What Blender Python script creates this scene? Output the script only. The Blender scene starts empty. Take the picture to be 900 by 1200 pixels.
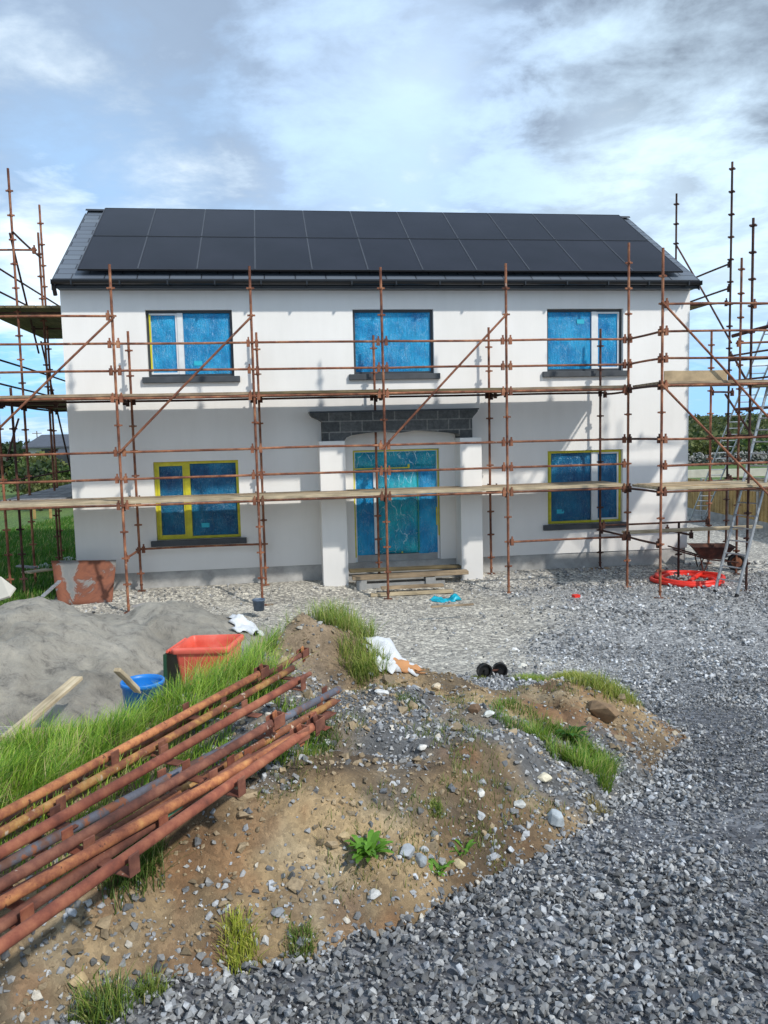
import bpy, bmesh, math, random
import numpy as np
from mathutils import Vector, Matrix
random.seed(7); RNG = np.random.default_rng(11)
R = math.radians
scene = bpy.context.scene
COL = scene.collection

# ------------------------------------------------------------------ camera frame and house frame
F, PITCH, ROLL = 941.33, .0966, .0242
YAW, HX, HY, CZ = .1365, -6.1235, 15.7792, 2.95
cY, sY = math.cos(YAW), math.sin(YAW)
W, EAVE = 12.9, 5.86

def hw(u, v, z):                       # house coordinates (along wall, back, up) -> world
    return (HX + u*cY - v*sY, HY + u*sY + v*cY, z)
HM = Matrix.Translation((HX, HY, 0)) @ Matrix.Rotation(YAW, 4, 'Z')

def ray(px, py):
    u = px-450; v = 600-py
    cr, sr = math.cos(ROLL), math.sin(ROLL)
    u, v = (u*cr+v*sr)/F, (-u*sr+v*cr)/F
    cp, sp = math.cos(PITCH), math.sin(PITCH)
    return (u, cp+v*sp, -sp+v*cp)
def pt(px, py, Y):                     # the point of the place at distance Y seen there
    r = ray(px, py); t = Y/r[1]
    return (r[0]*t, Y, CZ+r[2]*t)

# ------------------------------------------------------------------ noise (numpy)
def vnoise(x, y, s, seed=0):
    x = np.asarray(x, float)/s; y = np.asarray(y, float)/s
    xi = np.floor(x).astype(np.int64); yi = np.floor(y).astype(np.int64)
    fx = x-xi; fy = y-yi; fx = fx*fx*(3-2*fx); fy = fy*fy*(3-2*fy)
    def h(a, b):
        n = (a*374761393 + b*668265263 + seed*974634777) & 0xffffffff
        n = ((n ^ (n >> 13))*1274126177) & 0xffffffff
        return ((n ^ (n >> 16)) & 0xffff)/65535.0
    return (h(xi, yi)*(1-fx)+h(xi+1, yi)*fx)*(1-fy)+(h(xi, yi+1)*(1-fx)+h(xi+1, yi+1)*fx)*fy
def fbm(x, y, s, seed=0, o=4):
    t = 0; a = .5; n = 0
    for i in range(o):
        t = t+a*vnoise(x, y, s, seed+i*17); n += a; a *= .5; s *= .5
    return t/n
def sstep(a, b, x):
    t = np.clip((x-a)/(b-a), 0, 1); return t*t*(3-2*t)

# ------------------------------------------------------------------ terrain
def g0(y):
    t = np.clip((y-2.6)/8.9, 0, 1); return 1.35-1.55*(.6*t*t*(3-2*t)+.4*t)
MPOLY = np.array([(-1.9,1.3),(-1.03,1.98),(-.85,2.17),(-.3,2.36),(.1,2.58),(.5,2.92),(.92,3.3),(1.3,3.9),(1.75,4.7),(1.72,5.4),(1.3,5.75),(.5,5.75),(0,5.5),(-.4,5.6),(-.9,5.3),(-1.05,4.65),(-1.35,4.0),(-1.85,3.5),(-3.8,2.75),(-3.6,1.3)])
def polyd(x, y, P):                    # signed distance, + inside
    x = np.asarray(x, float); y = np.asarray(y, float)
    d = np.full(x.shape, 1e9); ins = np.zeros(x.shape, bool)
    n = len(P)
    for i in range(n):
        ax, ay = P[i]; bx, by = P[(i+1) % n]
        ex, ey = bx-ax, by-ay
        t = np.clip(((x-ax)*ex+(y-ay)*ey)/(ex*ex+ey*ey), 0, 1)
        d = np.minimum(d, np.hypot(x-ax-t*ex, y-ay-t*ey))
        with np.errstate(divide='ignore', invalid='ignore'):
            c = ((ay > y) != (by > y)) & (x < (bx-ax)*(y-ay)/(by-ay if by != ay else 1e-9)+ax)
        ins ^= c
    return np.where(ins, d, -d)
MC = np.array([(-1.1,2.2,.36),(-.7,3,.40),(-.3,3.6,.42),(-.60,4.75,.86),(-.42,4.9,.74),(-.3,4.3,.38),(-1.25,3.6,.46),(-.85,4.05,.56),(-1.05,3.85,.52),(-1.9,3.1,.42),(.1,3.2,.36),(.3,4.2,.34),(1.25,4.6,.46),(.9,3.8,.24),(1.6,5.1,.3),(.2,5.3,.36),(-1.7,2.6,.38),(-2.6,3.2,.4),(.75,5.3,.26)])
def mound_h(x, y):
    d = polyd(x, y, MPOLY) + (fbm(x, y, .5, 5)-.5)*.22
    w = 0; s = 0
    for (cx, cy, h) in MC:
        k = 1/(((x-cx)**2+(y-cy)**2)+.05)**1.6
        w = w+k; s = s+k*h
    e = sstep(-.04, .55, d)*.8+.2*sstep(-.04, .12, d)
    n = (fbm(x, y, .55, 31)-.5)*.20+(fbm(x, y, .16, 32, 4)-.5)*.10-.05*np.maximum(0, .12-np.abs(fbm(x, y, .6, 36)-.5))/.12
    return np.where(d > -.04, (s/w+n)*e, 0), d
def base(x, y):
    x = np.asarray(x, float); y = np.asarray(y, float)
    z = g0(y)
    v = -(x-HX)*sY+(y-HY)*cY
    z = z+.17*sstep(-1.1, -.2, v)*(y < 60)
    z = z-.3*np.exp(-((x+1.7)/.9)**2-((y-7.1)/.9)**2)
    far = np.clip(y-24, 0, 400)
    z = z-.018*np.minimum(far, 90)
    hill = sstep(95, 330, y)*(6.2*sstep(20, 70, x)+.5)
    z = z+hill*(.75+.5*fbm(x, y, 60, 9))
    z = z+(fbm(x, y, 1.1, 3)-.5)*.09*sstep(1.5, 3.0, y)*(1-sstep(7, 20, y)) + (fbm(x, y, .25, 4, 3)-.5)*.035*(1-sstep(17, 30, y))
    return z
def sand_z(x, y):
    def cone(cx, cy, p, s): 
        d = np.hypot(x-cx, y-cy); return p-s*(np.sqrt(d*d+.12)-.3)
    z = np.maximum(cone(-3.42, 7.4, 1.47, .42), cone(-2.38, 8.5, 1.18, .52))
    z = z-.40*np.exp(-((x+1.85)/.6)**2-((y-6.9)/.75)**2); z = np.maximum(z, cone(-4.6, 7.6, 1.40, .4)); z = np.maximum(z, cone(-1.65, 9.0, .62, .5))
    return z+(fbm(x, y, .9, 71)-.5)*.30+(fbm(x, y, .22, 72, 4)-.5)*.17-.05*np.abs(fbm(x, y, .5, 73)-.5)*2-.06*sstep(.58, .66, fbm(x, y, .45, 74, 3))
def ground_z(x, y):                    # top of whatever lies there
    b = base(x, y); m, d = mound_h(np.asarray(x, float), np.asarray(y, float))
    return np.maximum(b+m, sand_z(np.asarray(x, float), np.asarray(y, float))*1.0)
def gz(x, y): return float(ground_z(np.array([x]), np.array([y]))[0])
def on_ground(px, py):                 # where the line of sight meets the ground
    r = np.array(ray(px, py)); t = np.arange(1.0, 60, .01)
    P = np.outer(t, r)+np.array([0, 0, CZ])
    h = ground_z(P[:, 0], P[:, 1]); k = int(np.argmax(P[:, 2] < h))
    return (float(P[k, 0]), float(P[k, 1]), float(h[k]))

# ------------------------------------------------------------------ materials
def new_mat(name):
    m = bpy.data.materials.new(name); m.use_nodes = True
    nt = m.node_tree; return m, nt, nt.nodes['Principled BSDF']
def N(nt, t, **k):
    n = nt.nodes.new(t)
    for a, b in k.items():
        if a in n.inputs: n.inputs[a].default_value = b
        else: setattr(n, a, b)
    return n
def ramp(nt, fac, stops):
    r = nt.nodes.new('ShaderNodeValToRGB'); e = r.color_ramp.elements
    while len(e) < len(stops): e.new(.5)
    for i, (p, c) in enumerate(stops):
        e[i].position = p; e[i].color = (*c, 1) if len(c) == 3 else c
    nt.links.new(fac, r.inputs[0]); return r.outputs[0]
def mix(nt, f, a, b, mode='MIX'):
    m = nt.nodes.new('ShaderNodeMix'); m.data_type = 'RGBA'; m.blend_type = mode
    for k, v in ((0, f), (6, a), (7, b)):
        if hasattr(v, 'is_linked') or isinstance(v, bpy.types.NodeSocket): nt.links.new(v, m.inputs[k])
        else: m.inputs[k].default_value = v if k == 0 else ((*v, 1) if len(v) == 3 else v)
    return m.outputs[2]
def noise(nt, scale, detail=5, rough=.55, vec=None, dist=0):
    n = N(nt, 'ShaderNodeTexNoise', Scale=scale, Detail=detail, Roughness=rough, Distortion=dist)
    if vec is not None: nt.links.new(vec, n.inputs['Vector'])
    return n.outputs['Fac']
def wpos(nt, scale=None):
    g = nt.nodes.new('ShaderNodeNewGeometry').outputs['Position']
    if scale:
        m = N(nt, 'ShaderNodeMapping'); m.inputs['Scale'].default_value = scale; nt.links.new(g, m.inputs['Vector']); return m.outputs[0]
    return g
def bump(nt, b, h, strength=.4, dist=.01):
    n = N(nt, 'ShaderNodeBump', Strength=strength, Distance=dist); nt.links.new(h, n.inputs['Height']); nt.links.new(n.outputs[0], b.inputs['Normal'])
def simple(name, c, rough=.7, var=.25, scale=6, bmp=.2, metal=0, bd=.004):
    m, nt, b = new_mat(name); p = wpos(nt)
    n = noise(nt, scale, 6, .6, p)
    col = ramp(nt, n, [(.3, tuple(x*(1-var) for x in c)), (.7, tuple(min(1, x*(1+var)) for x in c))])
    nt.links.new(col, b.inputs['Base Color']); b.inputs['Roughness'].default_value = rough; b.inputs['Metallic'].default_value = metal
    if bmp: bump(nt, b, noise(nt, scale*12, 4, .6, p), bmp, bd)
    return m
def rusty(name, stops, spots=(.45, .42, .38), amt=.62, scale=9):
    m, nt, b = new_mat(name); p = wpos(nt)
    n = noise(nt, scale, 8, .68, p)
    col = ramp(nt, n, stops)
    s = noise(nt, scale*2.6, 5, .6, wpos(nt, (1, 1, .6)))
    f = ramp(nt, s, [(amt, (0, 0, 0)), (amt+.05, (1, 1, 1))])
    col = mix(nt, f, col, spots)
    oi = nt.nodes.new('ShaderNodeObjectInfo').outputs['Random']
    col = mix(nt, 1, col, ramp(nt, oi, [(0, (.50, .43, .40)), (.35, (.95, .81, .72)), (.7, (.80, .66, .58)), (1, (1.10, .98, .88))]), 'MULTIPLY')
    big = noise(nt, 1.7, 4, .6, p); col = mix(nt, 1, col, ramp(nt, big, [(.35, (.6, .56, .56)), (.6, (1.1, 1.1, 1.1))]), 'MULTIPLY'); nt.links.new(col, b.inputs['Base Color']); b.inputs['Roughness'].default_value = .82
    bump(nt, b, noise(nt, scale*9, 5, .7, p), .25, .002)
    return m
M = {}
M['rust'] = rusty('rusty_steel', [(.28, (.07, .03, .022)), (.40, (.17, .07, .042)), (.52, (.29, .13, .075)), (.64, (.42, .23, .13)), (.78, (.5, .36, .24))], amt=.66, scale=5)
M['rust_dark'] = rusty('dark_rusty_steel', [(.3, (.025, .015, .014)), (.5, (.07, .032, .024)), (.7, (.16, .07, .045)), (.85, (.26, .14, .09))], (.2, .18, .16), .7, 6)
T_RED = rusty('red_rust', [(.3, (.14, .05, .035)), (.45, (.27, .095, .06)), (.6, (.40, .17, .10)), (.75, (.52, .28, .16))], (.5, .46, .4), .72, 11)
T_BROWN = rusty('brown_rust', [(.3, (.09, .042, .032)), (.48, (.20, .085, .06)), (.62, (.31, .15, .10)), (.78, (.45, .26, .18))], (.62, .6, .55), .69, 12)
T_ORANGE = rusty('orange_rust', [(.3, (.16, .055, .03)), (.45, (.32, .13, .07)), (.58, (.52, .25, .11)), (.72, (.66, .40, .16))], (.12, .05, .03), .62, 16)
T_YELLOW = rusty('yellow_paint_rust', [(.3, (.11, .045, .03)), (.5, (.25, .11, .06)), (.6, (.44, .27, .09)), (.78, (.6, .5, .3))], (.6, .56, .48), .62, 11)
T_BLUE = rusty('blue_paint_rust', [(.3, (.10, .05, .035)), (.44, (.15, .10, .09)), (.52, (.11, .14, .20)), (.75, (.20, .26, .36))], (.26, .12, .07), .55, 9)
M['galv'] = simple('grey_metal', (.42, .44, .46), .45, .25, 8, .1, .6)
M['slate_sill'] = simple('dark_sill', (.055, .062, .07), .6, .25, 4)
M['frame_dark'] = simple('anthracite_frame', (.035, .04, .046), .45, .2, 6, 0)
M['white_pvc'] = simple('white_frame', (.72, .74, .74), .4, .08, 6, 0)
M['yellow'] = simple('yellow_tape', (.62, .56, .03), .5, .22, 7, .2)
M['cyan'] = simple('cyan_label', (.02, .45, .6), .5, .1, 6, 0)
M['black'] = simple('black_gutter', (.012, .014, .017), .3, .2, 5, 0)
M['rubber'] = simple('black_plastic', (.012, .012, .013), .4, .3, 20, .1)
M['green_lid'] = simple('green_plastic', (.015, .07, .035), .45, .2, 7, .1)
M['blue_plastic'] = simple('blue_plastic', (.012, .20, .62), .4, .15, 7, .1)
M['hose'] = simple('red_pipe', (.75, .035, .02), .4, .15, 9, .1)
M['concrete'] = simple('concrete', (.30, .30, .29), .9, .25, 4, .5)
M['cream'] = simple('cream_concrete', (.52, .49, .42), .9, .15, 2, .3)
M['white_sack'] = simple('white_sack', (.68, .70, .72), .6, .12, 20, .6, 0, .01)
M['orange_sack'] = simple('orange_card', (.50, .24, .10), .8, .2, 12, .5)
M['cyan_rag'] = simple('cyan_sheeting', (.01, .38, .52), .35, .3, 14, .5)
M['tin'] = simple('grey_blue_tin', (.10, .14, .20), .5, .3, 10, .1)
M['render_far'] = simple('far_render', (.62, .60, .56), .9, .08, 1, 0)
M['roof_far'] = simple('far_roof', (.075, .085, .105), .7, .15, 2, 0)
M['rock_wall'] = simple('rubble_wall', (.22, .22, .20), .95, .5, 3, .8, 0, .05)

def wood(name, stops, amt=.3):
    m, nt, b = new_mat(name); tc = nt.nodes.new('ShaderNodeTexCoord').outputs['Object']
    mp = N(nt, 'ShaderNodeMapping'); mp.inputs['Scale'].default_value = (1.2, 30, 30); nt.links.new(tc, mp.inputs[0])
    g = noise(nt, 1.4, 7, .62, mp.outputs[0], .4)
    s = noise(nt, 2.2, 5, .6, wpos(nt))
    c = ramp(nt, g, stops); c2 = ramp(nt, s, [(.35, (.55, .52, .5)), (.65, (1.15, 1.1, 1.05))])
    c = mix(nt, .8, c, c2, 'MULTIPLY')
    nt.links.new(c, b.inputs['Base Color']); b.inputs['Roughness'].default_value = .85
    bump(nt, b, g, .4, .004); return m
M['board'] = wood('weathered_board', [(.3, (.17, .13, .085)), (.5, (.34, .26, .17)), (.7, (.52, .42, .29))])
M['board_pale'] = wood('pale_timber', [(.3, (.30, .24, .15)), (.5, (.50, .42, .28)), (.7, (.66, .58, .42))])
M['board_dark'] = wood('olive_board', [(.3, (.07, .055, .03)), (.5, (.15, .12, .06)), (.7, (.25, .20, .11))])
M['ply'] = simple('tan_plywood', (.42, .31, .18), .8, .3, 3.5, .2)
M['grey_wood'] = wood('grey_board', [(.3, (.15, .15, .15)), (.5, (.26, .26, .27)), (.7, (.40, .40, .41))])
M['fence'] = wood('fence_timber', [(.3, (.30, .20, .07)), (.6, (.48, .33, .13)), (.8, (.56, .42, .2))])

def plaster():
    m, nt, b = new_mat('white_render'); p = wpos(nt)
    a = noise(nt, .55, 6, .6, p); s = noise(nt, 2.2, 5, .65, wpos(nt, (1.6, 1.6, .25)))
    c = ramp(nt, a, [(.3, (.82, .80, .76)), (.7, (.88, .86, .825))])
    c = mix(nt, .5, c, ramp(nt, s, [(.35, (.93, .93, .925)), (.6, (1, 1, 1))]), 'MULTIPLY')
    # faint splash dirt near the ground
    sep = N(nt, 'ShaderNodeSeparateXYZ'); nt.links.new(p, sep.inputs[0])
    mr = N(nt, 'ShaderNodeMapRange'); mr.inputs['From Min'].default_value = .3; mr.inputs['From Max'].default_value = 1.2; nt.links.new(sep.outputs[2], mr.inputs[0])
    c = mix(nt, mr.outputs[0], mix(nt, .5, c, (.60, .59, .58)), c)
    nt.links.new(c, b.inputs['Base Color']); b.inputs['Roughness'].default_value = .92
    bump(nt, b, noise(nt, 60, 4, .6, p), .25, .003)
    return m
M['plaster'] = plaster()
def plinth_m():
    m, nt, b = new_mat('bare_plinth'); p = wpos(nt)
    c = ramp(nt, noise(nt, 2.5, 7, .65, p), [(.3, (.25, .245, .235)), (.5, (.38, .375, .36)), (.7, (.50, .49, .47))])
    nt.links.new(c, b.inputs['Base Color']); b.inputs['Roughness'].default_value = .95
    bump(nt, b, noise(nt, 30, 6, .6, p), .5, .01); return m
M['plinth'] = plinth_m()
def blockwork():
    m, nt, b = new_mat('dark_blockwork'); tc = nt.nodes.new('ShaderNodeTexCoord').outputs['Object']
    mp = N(nt, 'ShaderNodeMapping'); mp.inputs['Rotation'].default_value = (R(90), 0, 0); nt.links.new(tc, mp.inputs[0])
    br = N(nt, 'ShaderNodeTexBrick', Scale=1.0); br.inputs['Brick Width'].default_value = .44; br.inputs['Row Height'].default_value = .215
    br.inputs['Mortar Size'].default_value = .012
    br.inputs['Color1'].default_value = (.055, .06, .062, 1); br.inputs['Color2'].default_value = (.10, .105, .105, 1); br.inputs['Mortar'].default_value = (.19, .19, .18, 1)
    nt.links.new(mp.outputs[0], br.inputs['Vector'])
    n = noise(nt, 14, 6, .65, wpos(nt))
    c = mix(nt, .75, br.outputs['Color'], ramp(nt, n, [(.3, (.55, .55, .55)), (.7, (1.5, 1.5, 1.5))]), 'MULTIPLY')
    nt.links.new(c, b.inputs['Base Color']); b.inputs['Roughness'].default_value = .95
    bump(nt, b, n, .6, .01); return m
M['block'] = blockwork()
def film(name, dark, light, bright, cw=.3):
    m, nt, b = new_mat(name); tc = nt.nodes.new('ShaderNodeTexCoord').outputs['Object']
    a = noise(nt, 2.0, 4, .5, tc)
    mp = N(nt, 'ShaderNodeMapping'); mp.inputs['Scale'].default_value = (9, 9, 1.6); nt.links.new(tc, mp.inputs[0])
    w = noise(nt, 1.6, 6, .65, mp.outputs[0], 1.6)          # long soft vertical folds
    c = ramp(nt, a, [(.3, dark), (.7, light)])
    fold = ramp(nt, w, [(.35, (.7, .7, .75)), (.62, (1.15, 1.15, 1.1))])
    c = mix(nt, .7, c, fold, 'MULTIPLY')
    vo = N(nt, 'ShaderNodeTexVoronoi', Scale=7.0); vo.feature = 'DISTANCE_TO_EDGE'
    wn = N(nt, 'ShaderNodeTexNoise', Scale=5.0, Detail=4.0); nt.links.new(tc, wn.inputs[0])
    dm = mix(nt, .25, mp.outputs[0], wn.outputs['Color']); nt.links.new(dm, vo.inputs['Vector'])
    cr = ramp(nt, vo.outputs['Distance'], [(0, (1, 1, 1)), (.028, (0, 0, 0))])
    gate = ramp(nt, noise(nt, 4.5, 4, .6, tc), [(.44, (0, 0, 0)), (.56, (1, 1, 1))])
    k = mix(nt, 1, cr, gate, 'MULTIPLY')
    c = mix(nt, mix(nt, 1, k, (.6, .6, .6), 'MULTIPLY'), c, bright)  # glints on the fine creases painted into the colour
    vb = N(nt, 'ShaderNodeTexVoronoi', Scale=2.6); vb.feature = 'DISTANCE_TO_EDGE'
    mp2 = N(nt, 'ShaderNodeMapping'); mp2.inputs['Scale'].default_value = (2.6, 2.6, 1.1); nt.links.new(tc, mp2.inputs[0])
    wn2 = N(nt, 'ShaderNodeTexNoise', Scale=3.0, Detail=6.0); nt.links.new(tc, wn2.inputs[0]); dm2 = mix(nt, .35, mp2.outputs[0], wn2.outputs['Color']); nt.links.new(dm2, vb.inputs['Vector'])
    cr2 = ramp(nt, vb.outputs['Distance'], [(0, (1, 1, 1)), (.012, (.55, .55, .55)), (.03, (0, 0, 0))])
    g2 = ramp(nt, noise(nt, 2.6, 5, .7, tc), [(.47, (0, 0, 0)), (.56, (1, 1, 1))])
    c = mix(nt, mix(nt, 1, mix(nt, 1, cr2, g2, 'MULTIPLY'), (cw, cw, cw), 'MULTIPLY'), c, bright)  # broader crease glints, also painted as pale lines
    nt.links.new(c, b.inputs['Base Color'])
    rr = N(nt, 'ShaderNodeMapRange'); rr.inputs['To Min'].default_value = .08; rr.inputs['To Max'].default_value = .28; nt.links.new(a, rr.inputs[0]); nt.links.new(rr.outputs[0], b.inputs['Roughness'])
    hn = nt.nodes.new('ShaderNodeMath'); hn.operation = 'ADD'; nt.links.new(w, hn.inputs[0]); nt.links.new(noise(nt, 14, 5, .7, tc, 2), hn.inputs[1])
    bump(nt, b, hn.outputs[0], .9, .03)
    return m
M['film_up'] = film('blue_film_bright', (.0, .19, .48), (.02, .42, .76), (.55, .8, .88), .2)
M['film_low'] = film('blue_film_shaded', (.0, .055, .17), (.006, .20, .38), (.35, .58, .7), .15)  # same blue film for the lower windows, with their shade put into the colour
M['film_door'] = film('blue_film_turquoise', (.0, .22, .44), (.02, .52, .60), (.75, .95, .97), .8)
def slates():
    m, nt, b = new_mat('roof_slates'); tc = nt.nodes.new('ShaderNodeTexCoord').outputs['UV']
    br = N(nt, 'ShaderNodeTexBrick', Scale=1.0); br.inputs['Brick Width'].default_value = .6; br.inputs['Row Height'].default_value = .25; br.inputs['Mortar Size'].default_value = .012
    br.inputs['Color1'].default_value = (.10, .12, .15, 1); br.inputs['Color2'].default_value = (.135, .16, .19, 1); br.inputs['Mortar'].default_value = (.02, .023, .03, 1)
    nt.links.new(tc, br.inputs['Vector']); nt.links.new(br.outputs['Color'], b.inputs['Base Color']); b.inputs['Roughness'].default_value = .5
    bump(nt, b, br.outputs['Fac'], -.6, .02); return m
M['slate'] = slates()
def pv():
    m, nt, b = new_mat('solar_glass'); p = wpos(nt)
    c = ramp(nt, noise(nt, .8, 4, .6, p), [(.3, (.008, .009, .014)), (.7, (.015, .016, .024))])
    nt.links.new(c, b.inputs['Base Color']); b.inputs['Roughness'].default_value = .3; b.inputs['IOR'].default_value = 1.22
    return m
M['pv'] = pv()
M['pv_frame'] = simple('panel_frame', (.012, .012, .014), .4, .1, 5, 0)
def bin_m():
    m, nt, b = new_mat('faded_red_plastic'); p = wpos(nt)
    c = ramp(nt, noise(nt, 5, 6, .65, p), [(.3, (.62, .085, .05)), (.6, (.80, .15, .10)), (.8, (.82, .26, .2))])
    nt.links.new(c, b.inputs['Base Color']); b.inputs['Roughness'].default_value = .45; return m
M['bin'] = bin_m()
def sheet_m():
    m, nt, b = new_mat('rusty_sheet'); p = wpos(nt)
    n = noise(nt, 2.1, 8, .62, p, .6)
    c = ramp(nt, n, [(.38, (.17, .18, .18)), (.46, (.22, .21, .2)), (.49, (.17, .065, .04)), (.56, (.24, .085, .045)), (.66, (.15, .055, .035)), (.8, (.10, .05, .04))])
    nt.links.new(c, b.inputs['Base Color']); b.inputs['Roughness'].default_value = .8; bump(nt, b, noise(nt, 40, 5, .6, p), .4, .004); return m
M['sheet'] = sheet_m()

def attr_mat(name, rough=.9, scale=60, var=.25, bs=.4, bd=.006, trans=0, extra=None):
    m, nt, b = new_mat(name)
    a = nt.nodes.new('ShaderNodeAttribute'); a.attribute_name = 'col'
    p = wpos(nt)
    n = noise(nt, scale, 6, .65, p)
    c = mix(nt, 1, a.outputs['Color'], ramp(nt, n, [(.3, (1-var,)*3), (.7, (1+var,)*3)]), 'MULTIPLY')
    nt.links.new(c, b.inputs['Base Color']); b.inputs['Roughness'].default_value = rough
    if bs: bump(nt, b, n, bs, bd)
    if trans:
        b.inputs['Subsurface Weight'].default_value = 0
        t = nt.nodes.new('ShaderNodeBsdfTranslucent'); nt.links.new(c, t.inputs[0])
        mx = nt.nodes.new('ShaderNodeMixShader'); mx.inputs[0].default_value = trans
        nt.links.new(b.outputs[0], mx.inputs[1]); nt.links.new(t.outputs[0], mx.inputs[2])
        nt.links.new(mx.outputs[0], nt.nodes['Material Output'].inputs[0])
    return m
M['stone'] = attr_mat('crushed_stone', .75, 90, .3, .3, .003)
M['leaf'] = attr_mat('leaf', .6, 20, .15, 0, 0, .35)
M['blade'] = attr_mat('grass_blade', .5, 8, .15, 0, 0, .4)
def ground_m(name, coarse, soil=False):
    m, nt, b = new_mat(name)
    a = nt.nodes.new('ShaderNodeAttribute'); a.attribute_name = 'col'
    p = wpos(nt)
    vo = N(nt, 'ShaderNodeTexVoronoi', Scale=coarse)
    wv = N(nt, 'ShaderNodeTexNoise', Scale=coarse*.4, Detail=4.0); nt.links.new(p, wv.inputs[0]); nt.links.new(mix(nt, .06 if soil else .01, p, wv.outputs['Color']), vo.inputs['Vector'])
    sp = N(nt, 'ShaderNodeSeparateXYZ'); nt.links.new(vo.outputs['Color'], sp.inputs[0])
    n = noise(nt, 9, 8, .7, p)
    c = mix(nt, 1, a.outputs['Color'], ramp(nt, sp.outputs[0], [(.1, (.82,)*3 if soil else (.55, .55, .56)), (.6, (1, 1, 1)), (.95, (1.18,)*3 if soil else (1.7, 1.7, 1.65))]), 'MULTIPLY')
    c = mix(nt, 1, c, ramp(nt, n, [(.3, (.72, .72, .72)), (.7, (1.28, 1.27, 1.25))]), 'MULTIPLY')
    nt.links.new(c, b.inputs['Base Color']); b.inputs['Roughness'].default_value = .92
    h = nt.nodes.new('ShaderNodeMath'); h.operation = 'MULTIPLY_ADD'; nt.links.new(vo.outputs['Distance'], h.inputs[0]); h.inputs[1].default_value = -.15 if soil else -.7; nt.links.new(n if not soil else noise(nt, 34, 10, .78, p), h.inputs[2])
    bump(nt, b, h.outputs[0], .8, .02)
    return m
M['ground'] = ground_m('ground', 26)
M['soil'] = ground_m('soil', 70, True)
def sand_m():
    m, nt, b = new_mat('wet_sand'); p = wpos(nt)
    n1 = noise(nt, 1.3, 7, .6, p); n2 = noise(nt, 7, 8, .72, p, .4)
    c = ramp(nt, n1, [(.3, (.23, .212, .18)), (.5, (.36, .335, .285)), (.7, (.49, .455, .39))])
    c = mix(nt, .9, c, ramp(nt, n2, [(.34, (.45, .45, .46)), (.46, (.9, .9, .9)), (.7, (1.25, 1.24, 1.2))]), 'MULTIPLY')
    nt.links.new(c, b.inputs['Base Color']); b.inputs['Roughness'].default_value = .95
    h = nt.nodes.new('ShaderNodeMath'); h.operation = 'ADD'; nt.links.new(n2, h.inputs[0]); nt.links.new(noise(nt, 60, 4, .7, p), h.inputs[1])
    bump(nt, b, h.outputs[0], .9, .035); return m
M['sand'] = sand_m()

# ------------------------------------------------------------------ mesh helpers
class MB:
    def __init__(s): s.v = []; s.f = []; s.sm = []
    def add(s, vs, fs, smooth=False):
        k = len(s.v); s.v += [tuple(p) for p in vs]; s.f += [tuple(i+k for i in f) for f in fs]; s.sm += [smooth]*len(fs); return s
    def box(s, a, b, mat=None):
        x0, y0, z0 = a; x1, y1, z1 = b
        vs = [Vector(p) for p in ((x0,y0,z0),(x1,y0,z0),(x1,y1,z0),(x0,y1,z0),(x0,y0,z1),(x1,y0,z1),(x1,y1,z1),(x0,y1,z1))]
        if mat is not None: vs = [mat @ p for p in vs]
        return s.add(vs, [(0,3,2,1),(4,5,6,7),(0,1,5,4),(1,2,6,5),(2,3,7,6),(3,0,4,7)])
    def tube(s, p0, p1, r, n=10, r1=None, caps=True, bend=0, segs=1, hollow=False):
        p0 = Vector(p0); p1 = Vector(p1); d = (p1-p0).normalized(); r1 = r if r1 is None else r1
        a = d.cross(Vector((0, 0, 1)) if abs(d.z) < .9 else Vector((1, 0, 0))).normalized(); b = d.cross(a)
        vs = []
        for k in range(segs+1):
            t = k/segs; c = p0.lerp(p1, t)+b*bend*math.sin(t*math.pi); rr = r+(r1-r)*t
            vs += [c+(a*math.cos(2*math.pi*i/n)+b*math.sin(2*math.pi*i/n))*rr for i in range(n)]
        fs = [(k*n+i, k*n+(i+1) % n, (k+1)*n+(i+1) % n, (k+1)*n+i) for k in range(segs) for i in range(n)]
        s.add(vs, fs, True)
        if caps:
            for k, c, sg in ((0, p0, -1), (segs, p1, 1)):
                ring = vs[k*n:(k+1)*n]
                if hollow:
                    rr = [c+(q-c)*.82 for q in ring]; deep = [q-d*sg*.12 for q in rr]
                    s.add(list(ring)+rr+deep, [(i, (i+1) % n, n+(i+1) % n, n+i) for i in range(n)]+[(n+i, n+(i+1) % n, 2*n+(i+1) % n, 2*n+i) for i in range(n)])
                else: s.add(ring, [tuple(range(n)) if sg > 0 else tuple(reversed(range(n)))])
        return s
    def loft(s, rings, smooth=False, close=True, cap0=False, cap1=False):
        n = len(rings[0]); vs = [p for r in rings for p in r]; m = n if close else n-1
        fs = [(k*n+i, k*n+(i+1) % n, (k+1)*n+(i+1) % n, (k+1)*n+i) for k in range(len(rings)-1) for i in range(m)]
        if cap0: fs.append(tuple(reversed(range(n))))
        if cap1: fs.append(tuple(range((len(rings)-1)*n, len(rings)*n)))
        return s.add(vs, fs, smooth)
    def build(s, name, mat, parent=None, loc=None, center=True):
        me = bpy.data.meshes.new(name)
        vs = s.v
        o = bpy.data.objects.new(name, me)
        if parent is None and center and vs:
            xs = [p[0] for p in vs]; ys = [p[1] for p in vs]; zs = [p[2] for p in vs]
            c = ((min(xs)+max(xs))/2, (min(ys)+max(ys))/2, min(zs))
            vs = [(p[0]-c[0], p[1]-c[1], p[2]-c[2]) for p in vs]; o.location = c
        me.from_pydata(vs, [], s.f); me.update()
        me.polygons.foreach_set('use_smooth', s.sm)
        if mat: me.materials.append(mat)
        COL.objects.link(o)
        if parent is not None: o.parent = parent
        return o
def tag(o, label=None, cat=None, group=None, kind=None):
    for k, v in (('label', label), ('category', cat), ('group', group), ('kind', kind)):
        if v: o[k] = v
    return o
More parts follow.
